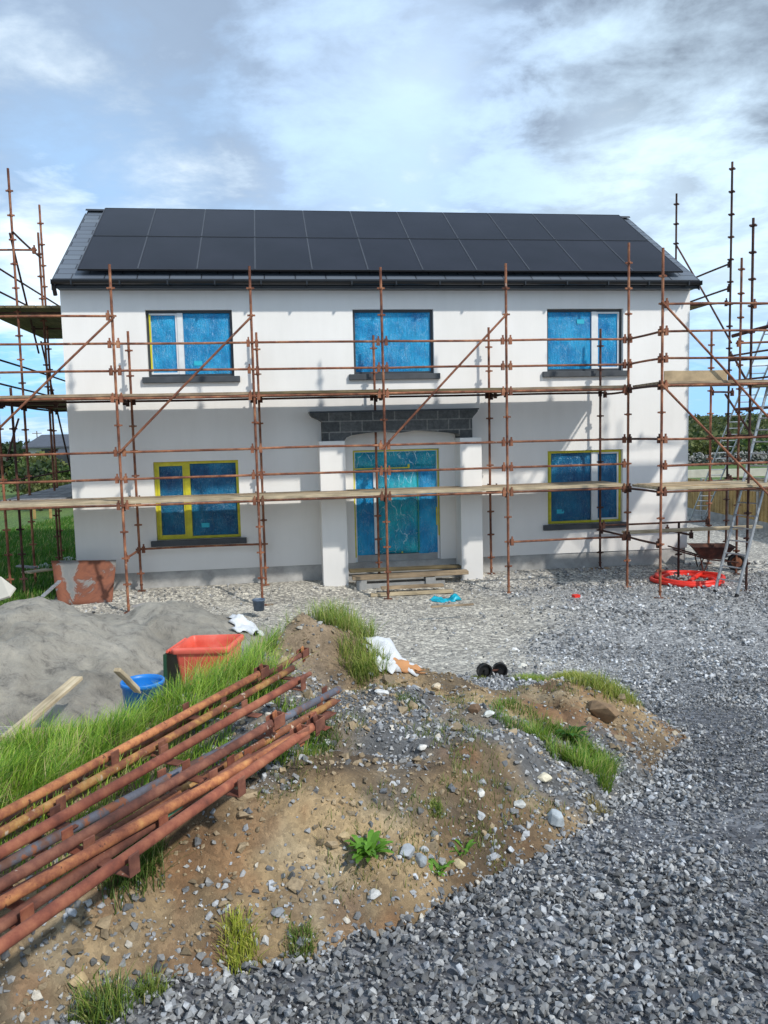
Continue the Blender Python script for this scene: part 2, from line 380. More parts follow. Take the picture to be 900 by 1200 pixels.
def empty(name, label, cat, mat=None, group=None):
    o = bpy.data.objects.new(name, None); COL.objects.link(o); o.empty_display_size = .2
    if mat is not None: o.matrix_world = mat
    return tag(o, label, cat, group)
def bevel(o, w=.01, seg=2):
    m = o.modifiers.new('bevel', 'BEVEL'); m.width = w; m.segments = seg; m.limit_method = 'ANGLE'; return o
def copy_tree(o, parent=None):
    c = o.copy(); COL.objects.link(c)
    if parent is not None: c.parent = parent
    for ch in list(o.children): copy_tree(ch, c)
    return c
def frame_from(p0, p1, up=(0, 0, 1)):   # local x along p0->p1
    p0 = Vector(p0); x = (Vector(p1)-p0).normalized(); z = Vector(up); y = z.cross(x).normalized(); z = x.cross(y)
    return Matrix(((x.x, y.x, z.x, p0.x), (x.y, y.y, z.y, p0.y), (x.z, y.z, z.z, p0.z), (0, 0, 0, 1)))

def np_mesh(name, V, T, col, mat, parent=None, smooth=False):
    me = bpy.data.meshes.new(name); k = T.shape[1]
    me.vertices.add(len(V)); me.vertices.foreach_set('co', V.astype(np.float32).ravel())
    me.loops.add(T.size); me.loops.foreach_set('vertex_index', T.astype(np.int32).ravel())
    me.polygons.add(len(T)); me.polygons.foreach_set('loop_start', np.arange(0, T.size, k, dtype=np.int32))
    me.polygons.foreach_set('loop_total', np.full(len(T), k, dtype=np.int32))
    me.polygons.foreach_set('use_smooth', np.full(len(T), smooth))
    me.update(calc_edges=True)
    if col is not None:
        a = me.color_attributes.new('col', 'FLOAT_COLOR', 'POINT')
        a.data.foreach_set('color', np.hstack([col, np.ones((len(col), 1))]).astype(np.float32).ravel())
    me.materials.append(mat); o = bpy.data.objects.new(name, me); COL.objects.link(o)
    if parent is not None: o.parent = parent
    return o

# ------------------------------------------------------------------ ground sheets
def axis(*segs):
    out = []
    for a, b, st in segs: out += list(np.arange(a, b, st))
    return np.array(out)
def grid_mesh(name, xs, ys, zf, cf, mat, keep=None):
    X, Y = np.meshgrid(xs, ys); Z = zf(X, Y); C = cf(X, Y, Z)
    nx, ny = len(xs), len(ys); idx = np.arange(nx*ny).reshape(ny, nx)
    T = np.stack([idx[:-1, :-1], idx[:-1, 1:], idx[1:, 1:], idx[1:, :-1]], -1).reshape(-1, 4)
    V = np.stack([X, Y, Z], -1).reshape(-1, 3); C = C.reshape(-1, 3)
    if keep is not None:
        K = keep(X, Y, Z).ravel(); T = T[K[T].any(1)]
        u = np.unique(T); mp = np.zeros(len(V), int); mp[u] = np.arange(len(u)); T = mp[T]; V = V[u]; C = C[u]
    return np_mesh(name, V, T, C, mat, smooth=True)
def lerp(a, b, t): return a+(b-a)*t[..., None]
def C3(*c): return np.array(c, float)
DARKG, DUST, GREENC = C3(.13, .135, .15), C3(.40, .38, .335), C3(.045, .11, .018)
def dusty(x, y):                        # 1 where the pale dusty rubble lies, 0 on dark gravel
    n = fbm(x, y, 1.6, 21)
    a = sstep(3.4, .9, x+(n-.5)*3-.12*(y-10))*sstep(7.4, 9.4, y+(n-.5)*2.5)
    far = sstep(14.2, 15.2, y-.137*(x-HX)+(n-.5))*.6          # along the wall and beyond
    return np.clip(np.maximum(a, far), 0, 1)
def ground_col(x, y, z):
    n = fbm(x, y, .7, 41)
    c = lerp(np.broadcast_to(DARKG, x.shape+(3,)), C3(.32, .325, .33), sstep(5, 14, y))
    c = lerp(c, np.broadcast_to(DUST, c.shape)*(.75+.5*n[..., None]), dusty(x, y))
    c = lerp(c, C3(.30, .28, .245), sstep(-.6, -1.0, x)*sstep(3.0, 4.2, y)*(1-sstep(9, 11, y)))
    field = np.maximum(sstep(-6.2, -6.8, x+(n-.5)*1.2)*sstep(13.5, 15.0, y+n), sstep(27, 29, y))
    field = np.maximum(field, sstep(10.6, 10.9, x)*sstep(14, 15, y))
    fg = lerp(np.broadcast_to(GREENC, c.shape), C3(.12, .17, .03), fbm(x, y, 6, 43))
    c = lerp(c, fg, np.clip(field, 0, 1))
    c = lerp(c, np.broadcast_to(C3(.05, .085, .025), c.shape)*(.6+.8*fbm(x, y, 12, 44)[..., None]), sstep(95, 130, y))
    return c
xs = axis((-420, -60, 24), (-60, -12, 3), (-12, -3.5, .25), (-3.5, 4.5, .035), (4.5, 13, .12), (13, 60, 3), (60, 421, 20))
ys = axis((-6, 1, .5), (1, 6.5, .035), (6.5, 17, .07), (17, 32, .5), (32, 100, 4), (100, 420, 12), (420, 1500, 120))
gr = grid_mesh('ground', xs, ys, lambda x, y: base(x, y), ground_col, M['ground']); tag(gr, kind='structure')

def mound_zc(x, y):
    m, d = mound_h(x, y); return base(x, y)+np.where(m > 0.004, m, -.03)
SOIL = C3(.34, .245, .135)
def mound_col(x, y, z):
    n = fbm(x, y, .45, 51); n2 = fbm(x, y, .9, 52); n3 = fbm(x, y, .2, 53)
    c = lerp(np.broadcast_to(C3(.15, .095, .05), x.shape+(3,)), SOIL*1.25, sstep(.3, .7, n))
    c = lerp(c, C3(.42, .34, .22), sstep(.55, .72, n3)*.6); c = lerp(c, C3(.11, .08, .05), sstep(.56, .70, fbm(x, y, .38, 57, 5))*.8)
    c = lerp(c, C3(.26, .13, .06), sstep(.66, .76, fbm(x, y, .3, 55))*.55)
    c = lerp(c, C3(.36, .27, .175), np.exp(-((x+.58)**2+(y-4.72)**2)/.25)*.8)
    lf = sstep(-.35, -.7, x)*sstep(3.0, 2.7, y); gravelly = (1-.85*lf)*sstep(.43, .56, n2+.12*np.exp(-((x+.05)**2+(y-4.0)**2)/.5))*(1-np.exp(-((x+.58)**2+(y-4.72)**2)/.30))
    c = lerp(c, C3(.13, .135, .14), gravelly*.95)
    c = lerp(c, C3(.06, .07, .02), sstep(-.6, -1.3, x)*sstep(2.8, 3.6, y)*.7)
    return c
mo = grid_mesh('dirt_mound', np.arange(-4.0, 2.2, .022), np.arange(1.1, 6.1, .022), mound_zc, mound_col, M['soil'], keep=lambda X, Y, Z: mound_h(X, Y)[0] > 0.004)
tag(mo, 'low mound of brown soil and stones with grass growing on it beside the gravel', 'dirt mound')
sh = grid_mesh('sand_heap', np.arange(-8.5, .2, .05), np.arange(4.2, 12.5, .045), sand_z, lambda x, y, z: np.ones(x.shape+(3,))*.3, M['sand'], keep=lambda X, Y, Z: Z > base(X, Y)-.06)
tag(sh, 'large heap of grey building sand behind the grassy ridge', 'sand pile')

# ------------------------------------------------------------------ stones
def hull_variants(n, k, flat):
    out = []
    for i in range(n):
        bm = bmesh.new()
        for j in range(k):
            a = Vector((random.gauss(0, 1), random.gauss(0, 1), random.gauss(0, 1))).normalized()*random.uniform(.75, 1.0)
            bm.verts.new((a.x*random.uniform(.9, 1.1), a.y*.8, a.z*flat))
        r = bmesh.ops.convex_hull(bm, input=bm.verts)
        bmesh.ops.delete(bm, geom=[g for g in r['geom_interior'] if isinstance(g, bmesh.types.BMVert)], context='VERTS')
        bmesh.ops.triangulate(bm, faces=bm.faces); bm.verts.ensure_lookup_table(); bm.verts.index_update()
        out.append((np.array([v.co[:] for v in bm.verts]), np.array([[v.index for v in f.verts] for f in bm.faces]))); bm.free()
    return out
HV = hull_variants(26, 10, .6)
def rot_mats(n, tilt):
    a = RNG.uniform(0, 2*np.pi, n); b = RNG.normal(0, tilt, n); c = RNG.normal(0, tilt, n)
    ca, sa, cb, sb, cc, sc = np.cos(a), np.sin(a), np.cos(b), np.sin(b), np.cos(c), np.sin(c)
    Rz = np.zeros((n, 3, 3)); Rz[:, 0, 0] = ca; Rz[:, 0, 1] = -sa; Rz[:, 1, 0] = sa; Rz[:, 1, 1] = ca; Rz[:, 2, 2] = 1
    Ry = np.zeros((n, 3, 3)); Ry[:, 0, 0] = cb; Ry[:, 0, 2] = sb; Ry[:, 2, 0] = -sb; Ry[:, 2, 2] = cb; Ry[:, 1, 1] = 1
    Rx = np.zeros((n, 3, 3)); Rx[:, 1, 1] = cc; Rx[:, 1, 2] = -sc; Rx[:, 2, 1] = sc; Rx[:, 2, 2] = cc; Rx[:, 0, 0] = 1
    return Rx @ Ry @ Rz
def scatter(name, P, size, col, tilt=.5):
    n = len(P); var = RNG.integers(0, len(HV), n); Rm = rot_mats(n, tilt); VV = []; TT = []; CC = []; off = 0
    for k, (hv, ht) in enumerate(HV):
        s = np.where(var == k)[0]
        if not len(s): continue
        v = np.einsum('nij,vj->nvi', Rm[s], hv)*size[s, None, None]+P[s, None, :]
        VV.append(v.reshape(-1, 3)); TT.append((ht[None]+(np.arange(len(s))*len(hv))[:, None, None]+off).reshape(-1, 3)); CC.append(np.repeat(col[s], len(hv), 0)); off += len(s)*len(hv)
    return np_mesh(name, np.vstack(VV), np.vstack(TT), np.vstack(CC), M['stone'])
def in_view(x, y, m=.35):
    return (np.abs(x) < .48*y*1.06+m+1.9)
def rnd(n, x0, x1, y0, y1): return RNG.uniform(x0, x1, n), RNG.uniform(y0, y1, n)
def gravel_col(n):
    b = RNG.choice([.09, .14, .20, .27, .36, .46], n, p=[.12, .2, .27, .22, .14, .05])*RNG.uniform(.8, 1.2, n)
    t = RNG.uniform(0, 1, n)[:, None]; c = b[:, None]*(C3(.97, 1.02, 1.09)*(1-t)+C3(1.08, 1.07, 1.03)*t)
    return c
parts = []
for (y0, y1, dens, sz) in ((1.3, 2.9, 5200, .0115), (2.9, 4.6, 3600, .0132), (4.6, 7.5, 1500, .0165), (7.5, 11, 700, .022), (11, 17.5, 300, .028)):
    xm = .5*y1+2.6; n = int(dens*2*xm*(y1-y0)); x, y = rnd(n, -xm, xm, y0, y1)
    md = polyd(x, y, MPOLY); dd = dusty(x, y)
    u = (x-HX)*cY+(y-HY)*sY; v = -(x-HX)*sY+(y-HY)*cY
    k = in_view(x, y) & (md < .1) & (RNG.uniform(0, 1, n) > dd*.975) & (sand_z(x, y) < base(x, y)-.02) & ((v < -.15) | (u > W+.2)) & ~((x < -1.4) & (y > 3) & (y < 8)) & ~((x < -6.3) & (y > 13.5))
    parts.append((x[k], y[k], np.full(k.sum(), sz)))
x = np.concatenate([p[0] for p in parts]); y = np.concatenate([p[1] for p in parts]); s = np.concatenate([p[2] for p in parts])
rut = lambda x, y: np.maximum(np.exp(-((x-(1.5+.30*(y-3)))/.22)**4), np.exp(-((x-(3.0+.30*(y-3)))/.22)**4))*(.4+.9*fbm(x, y, 1.2, 66)); s = s*(1-.35*rut(x, y)); s0 = s.copy(); s = np.minimum(s*RNG.lognormal(-.16, .45, len(s)), s0*1.9); s = s*(1-.35*sstep(.5, .7, fbm(x, y, .8, 64))); z = base(x, y)+s*.25+RNG.uniform(0, 1, len(s))*s*.9
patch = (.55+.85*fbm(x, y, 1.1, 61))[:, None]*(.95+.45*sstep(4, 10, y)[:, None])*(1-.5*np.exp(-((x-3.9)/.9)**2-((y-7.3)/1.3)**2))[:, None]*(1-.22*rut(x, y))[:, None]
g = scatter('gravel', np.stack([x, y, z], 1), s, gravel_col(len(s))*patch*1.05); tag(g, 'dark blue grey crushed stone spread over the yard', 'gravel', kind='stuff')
# pale rubble
n = 52000; x, y = rnd(n, -6.5, 6.5, 7, 15.9); v = -(x-HX)*sY+(y-HY)*cY
k = (RNG.uniform(0, 1, n) < dusty(x, y)*(.10+.8*sstep(.45, .68, fbm(x, y, .8, 63))+.5*sstep(14.6, 15.3, y-.137*(x-HX)))) & in_view(x, y) & (v < -.05) & (sand_z(x, y) < base(x, y)-.02) & (x > -6.1)
x, y = x[k], y[k]; s = .0095*RNG.lognormal(0, .6, len(x))*(1+.6*sstep(13.5, 15.5, y)); s = np.minimum(s, .07)
c = RNG.uniform(.2, .48, len(x))[:, None]*C3(1.0, .97, .9)
g = scatter('pale_rubble', np.stack([x, y, base(x, y)+s*.2], 1), s, c); tag(g, 'pale dusty rubble chips in front of the house', 'rubble', kind='stuff')
# chippings on the mound
n = 70000; x, y = rnd(n, -1.8, 2.0, 1.4, 5.9); m_, d_ = mound_h(x, y); n2 = fbm(x, y, .9, 52)+.12*np.exp(-((x+.05)**2+(y-4.0)**2)/.5)
grassy = sstep(-.6, -1.2, x)*sstep(2.8, 3.4, y)
kn = np.exp(-((x+.58)**2+(y-4.72)**2)/.30); lf = sstep(-.35, -.7, x)*sstep(3.0, 2.7, y); pr_ = .05+(1-kn)*(1-.8*lf)*.75*sstep(.43, .56, n2)+.5*sstep(.35, .0, d_)
k = (d_ > -.05) & (RNG.uniform(0, 1, n) < (pr_+.035)*(1-.9*grassy)); x, y = x[k], y[k]; m_ = m_[k]
s = .0085*RNG.lognormal(0, .5, len(x)); s = np.where(RNG.uniform(0, 1, len(x)) < .10, s*1.7, s); s = np.minimum(s, .026)
c = gravel_col(len(x))*1.1; pale = RNG.uniform(0, 1, len(x)) < .10; c[pale] = RNG.uniform(.25, .6, pale.sum())[:, None]*C3(1, .92, .78)
g = scatter('stone_chippings', np.stack([x, y, base(x, y)+m_+s*.25], 1), s, c); tag(g, 'small stones and chippings strewn over the dirt mound', 'chippings', kind='stuff')

def clod_cloud():
    n = 26000; x, y = rnd(n, -1.8, 2.0, 1.6, 5.9); m_, d_ = mound_h(x, y); k = (d_ > .02) & (fbm(x, y, .3, 77) > .42); x, y, m_ = x[k], y[k], m_[k]
    s = .0065*RNG.lognormal(0, .65, len(x)); c = RNG.uniform(.6, 1.3, len(x))[:, None]*C3(.29, .22, .135)
    g = scatter('soil_clods', np.stack([x, y, base(x, y)+m_+s*.2], 1), s, c); tag(g, 'crumbled brown soil clods on the mound', 'soil', kind='stuff')
clod_cloud()

def rock(px, py, size, colr, label, name='rock', flat=.6, seed=0):
    p = on_ground(px, py); bm = bmesh.new(); rr = random.Random(seed)
    for j in range(22):
        a = Vector((rr.gauss(0, 1), rr.gauss(0, 1), rr.gauss(0, 1))).normalized()*rr.uniform(.85, 1)
        bm.verts.new((a.x*size, a.y*size*.75, a.z*size*flat))
    r = bmesh.ops.convex_hull(bm, input=bm.verts); bmesh.ops.delete(bm, geom=[q for q in r['geom_interior'] if isinstance(q, bmesh.types.BMVert)], context='VERTS')
    me = bpy.data.meshes.new(name); bm.to_mesh(me); bm.free()
    o = bpy.data.objects.new(name, me); COL.objects.link(o); o.location = (p[0], p[1], p[2]+size*flat*.45); o.rotation_euler = (rr.uniform(-.2, .2), rr.uniform(-.2, .2), rr.uniform(0, 6))
    me.materials.append(simple('rock_'+str(seed), colr, .85, .3, 25, .5)); b = bevel(o, size*.12, 2); tag(o, label, 'rock', 'loose rocks on the mound'); return o
WHITE, TAN, GREY = (.62, .60, .55), (.48, .34, .2), (.26, .28, .30)
rock(637, 916, .045, (.62, .56, .42), 'large cream pebble on the right shoulder of the mound', 'pebble', .5, 1)
rock(563, 933, .032, WHITE, 'flat white stone below and left of the large cream pebble', 'pebble', .5, 2)
rock(609, 945, .034, (.5, .5, .47), 'pale grey stone right of the flat white stone', 'pebble', .55, 3)
rock(652, 966, .055, (.40, .44, .46), 'angular blue grey stone at the right toe of the mound', 'rock', .7, 4)
rock(325, 1074, .027, GREY, 'smooth grey stone above the front grass tufts', 'rock', .5, 5)
rock(92, 1158, .036, (.48, .36, .2), 'tan round pebble in the bottom left corner', 'pebble', .6, 6)
rock(556, 836, .04, (.16, .10, .06), 'dark brown rock on top of the mound', 'rock', .8, 7)
rock(572, 839, .04, (.6, .62, .58), 'white stone touching the dark brown rock', 'rock', .5, 8)
rock(511, 808, .045, (.6, .5, .36), 'cream stone near the top edge of the mound behind a grey one', 'pebble', .6, 9)
rock(485, 808, .025, GREY, 'round grey stone beside the cream stone at the top of the mound', 'rock', .7, 10)
rock(495, 880, .034, WHITE, 'white stone in the middle of the mound', 'rock', .5, 11)
rock(447, 813, .045, (.66, .66, .64), 'white flat stone left of the grey ones near the sacks', 'rock', .35, 12)
rock(477, 1003, .04, (.36, .38, .40), 'light grey stone right of the leafy weed', 'rock', .7, 13)
rock(493, 1012, .036, (.33, .36, .38), 'second light grey stone right of the leafy weed', 'rock', .7, 14)
rock(438, 1052, .03, (.55, .55, .53), 'whitish stone below the leafy weed', 'rock', .5, 15)
rock(538, 1018, .03, (.55, .45, .27), 'yellowish stone at the lower edge of the soil', 'pebble', .6, 16)
rock(705, 840, .125, (.22, .14, .075), 'big brown clod of earth at the right end of the mound', 'earth_clod', .5, 17)
rock(612, 782, .085, (.66, .64, .56), 'cream lump right of the black wheels', 'rock', .45, 18)
rock(790, 862, .03, (.42, .36, .26), 'brown stone at the far right tip of the mound', 'rock', .6, 19)
rock(403, 983, .03, (.48, .36, .2), 'small tan stone left of the leafy weed', 'pebble', .6, 20)

# ------------------------------------------------------------------ grass
def blades(name, X, Y, Z, h, w, colA, colB, parent=None, lean=.5, wind=(.3, .1), coh=None, dry=.08):
    n = len(X); az = (RNG.uniform(0, 2*np.pi, n) if coh is None else coh*4*np.pi+RNG.normal(0, .9, n)); ln = RNG.uniform(.1, 1, n)*lean
    dx = np.cos(az)*ln+wind[0]*RNG.uniform(0, 1, n); dy = np.sin(az)*ln+wind[1]*RNG.uniform(0, 1, n)
    sx, sy = -np.sin(az+RNG.normal(0, .8, n)), np.cos(az)
    L = np.hypot(sx, sy); sx, sy = sx/L, sy/L
    V = np.zeros((n, 7, 3)); 
    for i, (t, ww) in enumerate(((0, 1), (.38, .85), (.72, .55))):
        bx = X+dx*h*t*t; by = Y+dy*h*t*t; bz = Z+h*t*(1-.25*t*np.hypot(dx, dy))
        V[:, 2*i] = np.stack([bx-sx*w*ww/2, by-sy*w*ww/2, bz], 1); V[:, 2*i+1] = np.stack([bx+sx*w*ww/2, by+sy*w*ww/2, bz], 1)
    V[:, 6] = np.stack([X+dx*h, Y+dy*h, Z+h*(1-.25*np.hypot(dx, dy))], 1)
    T = np.array([(0, 1, 3), (0, 3, 2), (2, 3, 5), (2, 5, 4), (4, 5, 6)])
    TT = (T[None]+(np.arange(n)*7)[:, None, None]).reshape(-1, 3)
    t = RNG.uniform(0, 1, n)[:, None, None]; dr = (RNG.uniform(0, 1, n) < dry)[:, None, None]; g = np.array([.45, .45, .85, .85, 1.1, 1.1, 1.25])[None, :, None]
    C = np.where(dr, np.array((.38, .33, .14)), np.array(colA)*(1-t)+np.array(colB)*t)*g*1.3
    return np_mesh(name, V.reshape(-1, 3), TT, C.reshape(-1, 3), M['blade'], parent)
GR1, GR2 = (.06, .19, .015), (.34, .46, .06)
# long grass on the ridge
def region(n, P): 
    P = np.array(P); x, y = rnd(n, P[:, 0].min(), P[:, 0].max(), P[:, 1].min(), P[:, 1].max()); k = polyd(x, y, P) > 0; return x[k], y[k]
x, y = region(90000, [(-2.7, 1.9), (-1.45, 2.3), (-.98, 3.15), (-.50, 4.02), (-.58, 4.42), (-.80, 4.75), (-1.06, 4.6), (-1.4, 3.97), (-1.9, 3.45), (-3.3, 2.75)])
k = (fbm(x, y, .3, 81) > .30) ; x, y = x[k], y[k]; z = ground_z(x, y)-.01
h = RNG.uniform(.035, .165, len(x))*(.45+1.3*fbm(x, y, .22, 82))*(1+.25*sstep(3.4, 4.1, y))
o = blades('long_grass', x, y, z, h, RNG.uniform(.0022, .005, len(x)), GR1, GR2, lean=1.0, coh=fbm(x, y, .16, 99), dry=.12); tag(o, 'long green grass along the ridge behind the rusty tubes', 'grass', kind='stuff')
# grass between the tubes
x, y = region(9000, [(-1.6, 2.35), (-1.0, 2.3), (-.3, 3.15), (-.35, 3.7), (-.6, 3.9), (-1.6, 2.8)])
k = fbm(x, y, .25, 83) > .53; x, y = x[k], y[k]; z = ground_z(x, y)
o = blades('grass_under_tubes', x, y, z-.01, RNG.uniform(.04, .12, len(x)), RNG.uniform(.003, .005, len(x)), GR1, GR2, lean=.6); tag(o, 'grass growing up between the stacked rusty tubes', 'grass', kind='stuff')
# sparse grass over the mound
x, y = rnd(30000, -.6, 1.9, 2.4, 5.8); m_, d_ = mound_h(x, y); k = (d_ > .05) & (fbm(x, y, .35, 85) > .62); x, y = x[k], y[k]
o = blades('short_grass', x, y, ground_z(x, y)-.004, RNG.uniform(.015, .05, len(x)), RNG.uniform(.002, .004, len(x)), (.06, .12, .02), (.2, .22, .05), lean=.8); tag(o, 'thin short grass scattered over the mound', 'grass', kind='stuff')
def tuft(px, py, r, n, h, label, ca=GR1, cb=GR2, w=.004, lean=.9, name='grass_tuft', el=1.0, grp=True):
    c = on_ground(px, py); a = RNG.uniform(0, 2*np.pi, n); q = np.sqrt(RNG.uniform(0, 1, n))*r*RNG.uniform(.5, 1, n)
    x = q*np.cos(a)*el; y = q*np.sin(a); z = ground_z(x+c[0], y+c[1])-c[2]-.006
    hh = h*RNG.uniform(.45, 1.1, n)*(1-.35*(q/r))
    o = blades(name, x, y, z, hh, RNG.uniform(.6, 1.2, n)*w, ca, cb, lean=lean, wind=(.1, .0)); o.location = c
    tag(o, label, 'grass tuft', 'grass tufts on and around the mound'); return o
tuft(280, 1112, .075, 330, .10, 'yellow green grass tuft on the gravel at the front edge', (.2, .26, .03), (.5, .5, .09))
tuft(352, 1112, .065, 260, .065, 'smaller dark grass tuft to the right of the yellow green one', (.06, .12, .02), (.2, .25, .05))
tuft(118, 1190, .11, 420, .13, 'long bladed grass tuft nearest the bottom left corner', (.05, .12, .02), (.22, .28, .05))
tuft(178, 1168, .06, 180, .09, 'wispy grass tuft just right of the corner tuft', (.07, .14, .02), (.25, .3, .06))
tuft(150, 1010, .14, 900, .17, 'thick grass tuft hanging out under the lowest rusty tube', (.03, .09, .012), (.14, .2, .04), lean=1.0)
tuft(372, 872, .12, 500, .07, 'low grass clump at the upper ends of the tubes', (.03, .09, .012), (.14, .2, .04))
def tuft_at(x0, y0, r, n, h, label, ca, cb):
    a = RNG.uniform(0, 2*np.pi, n); q = np.sqrt(RNG.uniform(0, 1, n))*r; x = q*np.cos(a); y = q*np.sin(a)*.8; c = (x0, y0, gz(x0, y0)); z = ground_z(x+x0, y+y0)-c[2]-.006
    o = blades('grass_clump', x, y, z, h*RNG.uniform(.4, 1.15, n), RNG.uniform(.002, .0048, n), ca, cb, lean=.9, wind=(.1, 0), dry=.15); o.location = c; tag(o, label, 'grass clump', 'grass clumps on the knoll')
tuft_at(-.80, 5.0, .20, 700, .17, 'upright grass clump behind the left shoulder of the brown knoll', (.06, .16, .02), (.30, .38, .07))
tuft_at(-.50, 5.12, .20, 600, .15, 'grass clump directly behind the top of the brown knoll', (.08, .17, .025), (.36, .42, .09))
tuft_at(-.25, 4.85, .19, 1000, .16, 'dense grass clump on the right shoulder of the brown knoll', (.07, .16, .02), (.36, .42, .09))
tuft_at(-.14, 4.55, .15, 700, .13, 'grass clump hanging down the right flank of the knoll', (.07, .16, .02), (.34, .38, .08))
tuft(432, 785, .09, 300, .11, 'yellowish grass clump nearest the white sacks', (.09, .16, .03), (.4, .42, .1), name='grass_clump')
tuft(425, 792, .10, 400, .10, 'short grass at the foot of the knoll beside the sacks', (.05, .11, .015), (.22, .25, .05))
def patch(P, n, h, label, ca, cb, dry=.12):
    x, y = region(n, P); k = (fbm(x, y, .13, 91)+RNG.normal(0, .05, len(x))) > .40; x, y = x[k], y[k]; cx, cy = float(x.mean()), float(y.mean()); cz = gz(cx, cy)
    hh = h*RNG.uniform(.35, 1.15, len(x))*(.4+1.1*fbm(x, y, .14, 92))
    o = blades('grass_patch', x-cx, y-cy, ground_z(x, y)-cz-.006, hh, RNG.uniform(.002, .0045, len(x)), ca, cb, lean=.9, wind=(.1, 0), coh=fbm(x, y, .12, 93), dry=dry); o.location = (cx, cy, cz); tag(o, label, 'grass patch', 'grass patches on the right of the mound')
G = lambda *q: [on_ground(*p)[:2] for p in q]
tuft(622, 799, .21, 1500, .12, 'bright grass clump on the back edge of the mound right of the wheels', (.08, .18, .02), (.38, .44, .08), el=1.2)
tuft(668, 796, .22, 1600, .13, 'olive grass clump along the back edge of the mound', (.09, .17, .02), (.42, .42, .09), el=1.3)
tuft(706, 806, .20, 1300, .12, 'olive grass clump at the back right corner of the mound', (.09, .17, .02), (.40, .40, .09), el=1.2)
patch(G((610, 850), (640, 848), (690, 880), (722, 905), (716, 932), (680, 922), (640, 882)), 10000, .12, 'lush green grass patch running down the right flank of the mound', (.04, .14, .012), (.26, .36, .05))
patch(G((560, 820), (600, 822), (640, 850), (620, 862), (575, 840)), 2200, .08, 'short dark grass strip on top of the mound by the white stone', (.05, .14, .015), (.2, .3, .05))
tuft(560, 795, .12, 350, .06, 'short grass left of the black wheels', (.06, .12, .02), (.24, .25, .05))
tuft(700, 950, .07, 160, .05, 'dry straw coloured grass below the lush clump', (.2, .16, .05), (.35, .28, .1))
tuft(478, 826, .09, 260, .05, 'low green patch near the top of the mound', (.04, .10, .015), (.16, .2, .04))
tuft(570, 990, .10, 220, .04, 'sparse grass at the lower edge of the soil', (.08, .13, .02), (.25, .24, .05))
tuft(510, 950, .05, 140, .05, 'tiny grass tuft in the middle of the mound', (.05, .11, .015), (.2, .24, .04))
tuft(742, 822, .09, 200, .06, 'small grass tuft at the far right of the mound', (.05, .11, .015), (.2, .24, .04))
# leafy weeds
def leaf_weed(px, py, r, n, label, col=(.12, .27, .025)):
    c = on_ground(px, py); V = []; T = []; C = []
    for i in range(n):
        a = random.uniform(0, 2*math.pi); L = r*random.uniform(.6, 1.2); w = L*.28; up = random.uniform(.15, .8); bx, by = random.uniform(-.02, .02), random.uniform(-.02, .02)
        k = len(V); d = (math.cos(a), math.sin(a)); s = (-d[1], d[0])
        for t, ww in ((0, .2), (.35, .9), (.65, 1), (.9, .5)):
            zz = up*L*math.sin(t*1.9)
            for sg in (-1, 1): V.append((bx+d[0]*L*t+s[0]*w/2*ww*sg, by+d[1]*L*t+s[1]*w/2*ww*sg, zz+.2*w*ww))
        V.append((bx+d[0]*L, by+d[1]*L, up*L*math.sin(1.9)))
        T += [(k+j, k+j+1, k+j+3) for j in (0, 2, 4)]+[(k+j, k+j+3, k+j+2) for j in (0, 2, 4)]+[(k+6, k+7, k+8)]
        q = random.uniform(.7, 1.4); C += [(col[0]*q, col[1]*q, col[2]*q)]*9
    o = np_mesh('leafy_weed', np.array(V), np.array(T), np.array(C), M['leaf']); o.location = c; tag(o, label, 'weed', 'leafy weeds on the mound')
leaf_weed(432, 1005, .075, 46, 'bright green broad leaved weed at the middle of the mound edge')
leaf_weed(512, 1026, .05, 16, 'small broad leaved weed where soil meets gravel')
leaf_weed(668, 868, .08, 40, 'dark leafy weed within the clump on the right flank', (.04, .13, .015))
leaf_weed(540, 1000, .05, 14, 'tiny weed above the yellowish stone')
# field grass on the left
x, y = rnd(90000, -13, -5.9, 13.8, 34); k = in_view(x, y) & (x+(fbm(x, y, .7, 41)-.5)*1.2 < -6.35); x, y = x[k], y[k]
h = RNG.uniform(.05, .22, len(x))*(.5+fbm(x, y, 1.2, 88)); o = blades('field_grass', x, y, base(x, y), h, RNG.uniform(.01, .02, len(x)), (.02, .09, .008), (.09, .2, .02)); tag(o, 'rough green grass of the field left of the house', 'grass', kind='stuff')

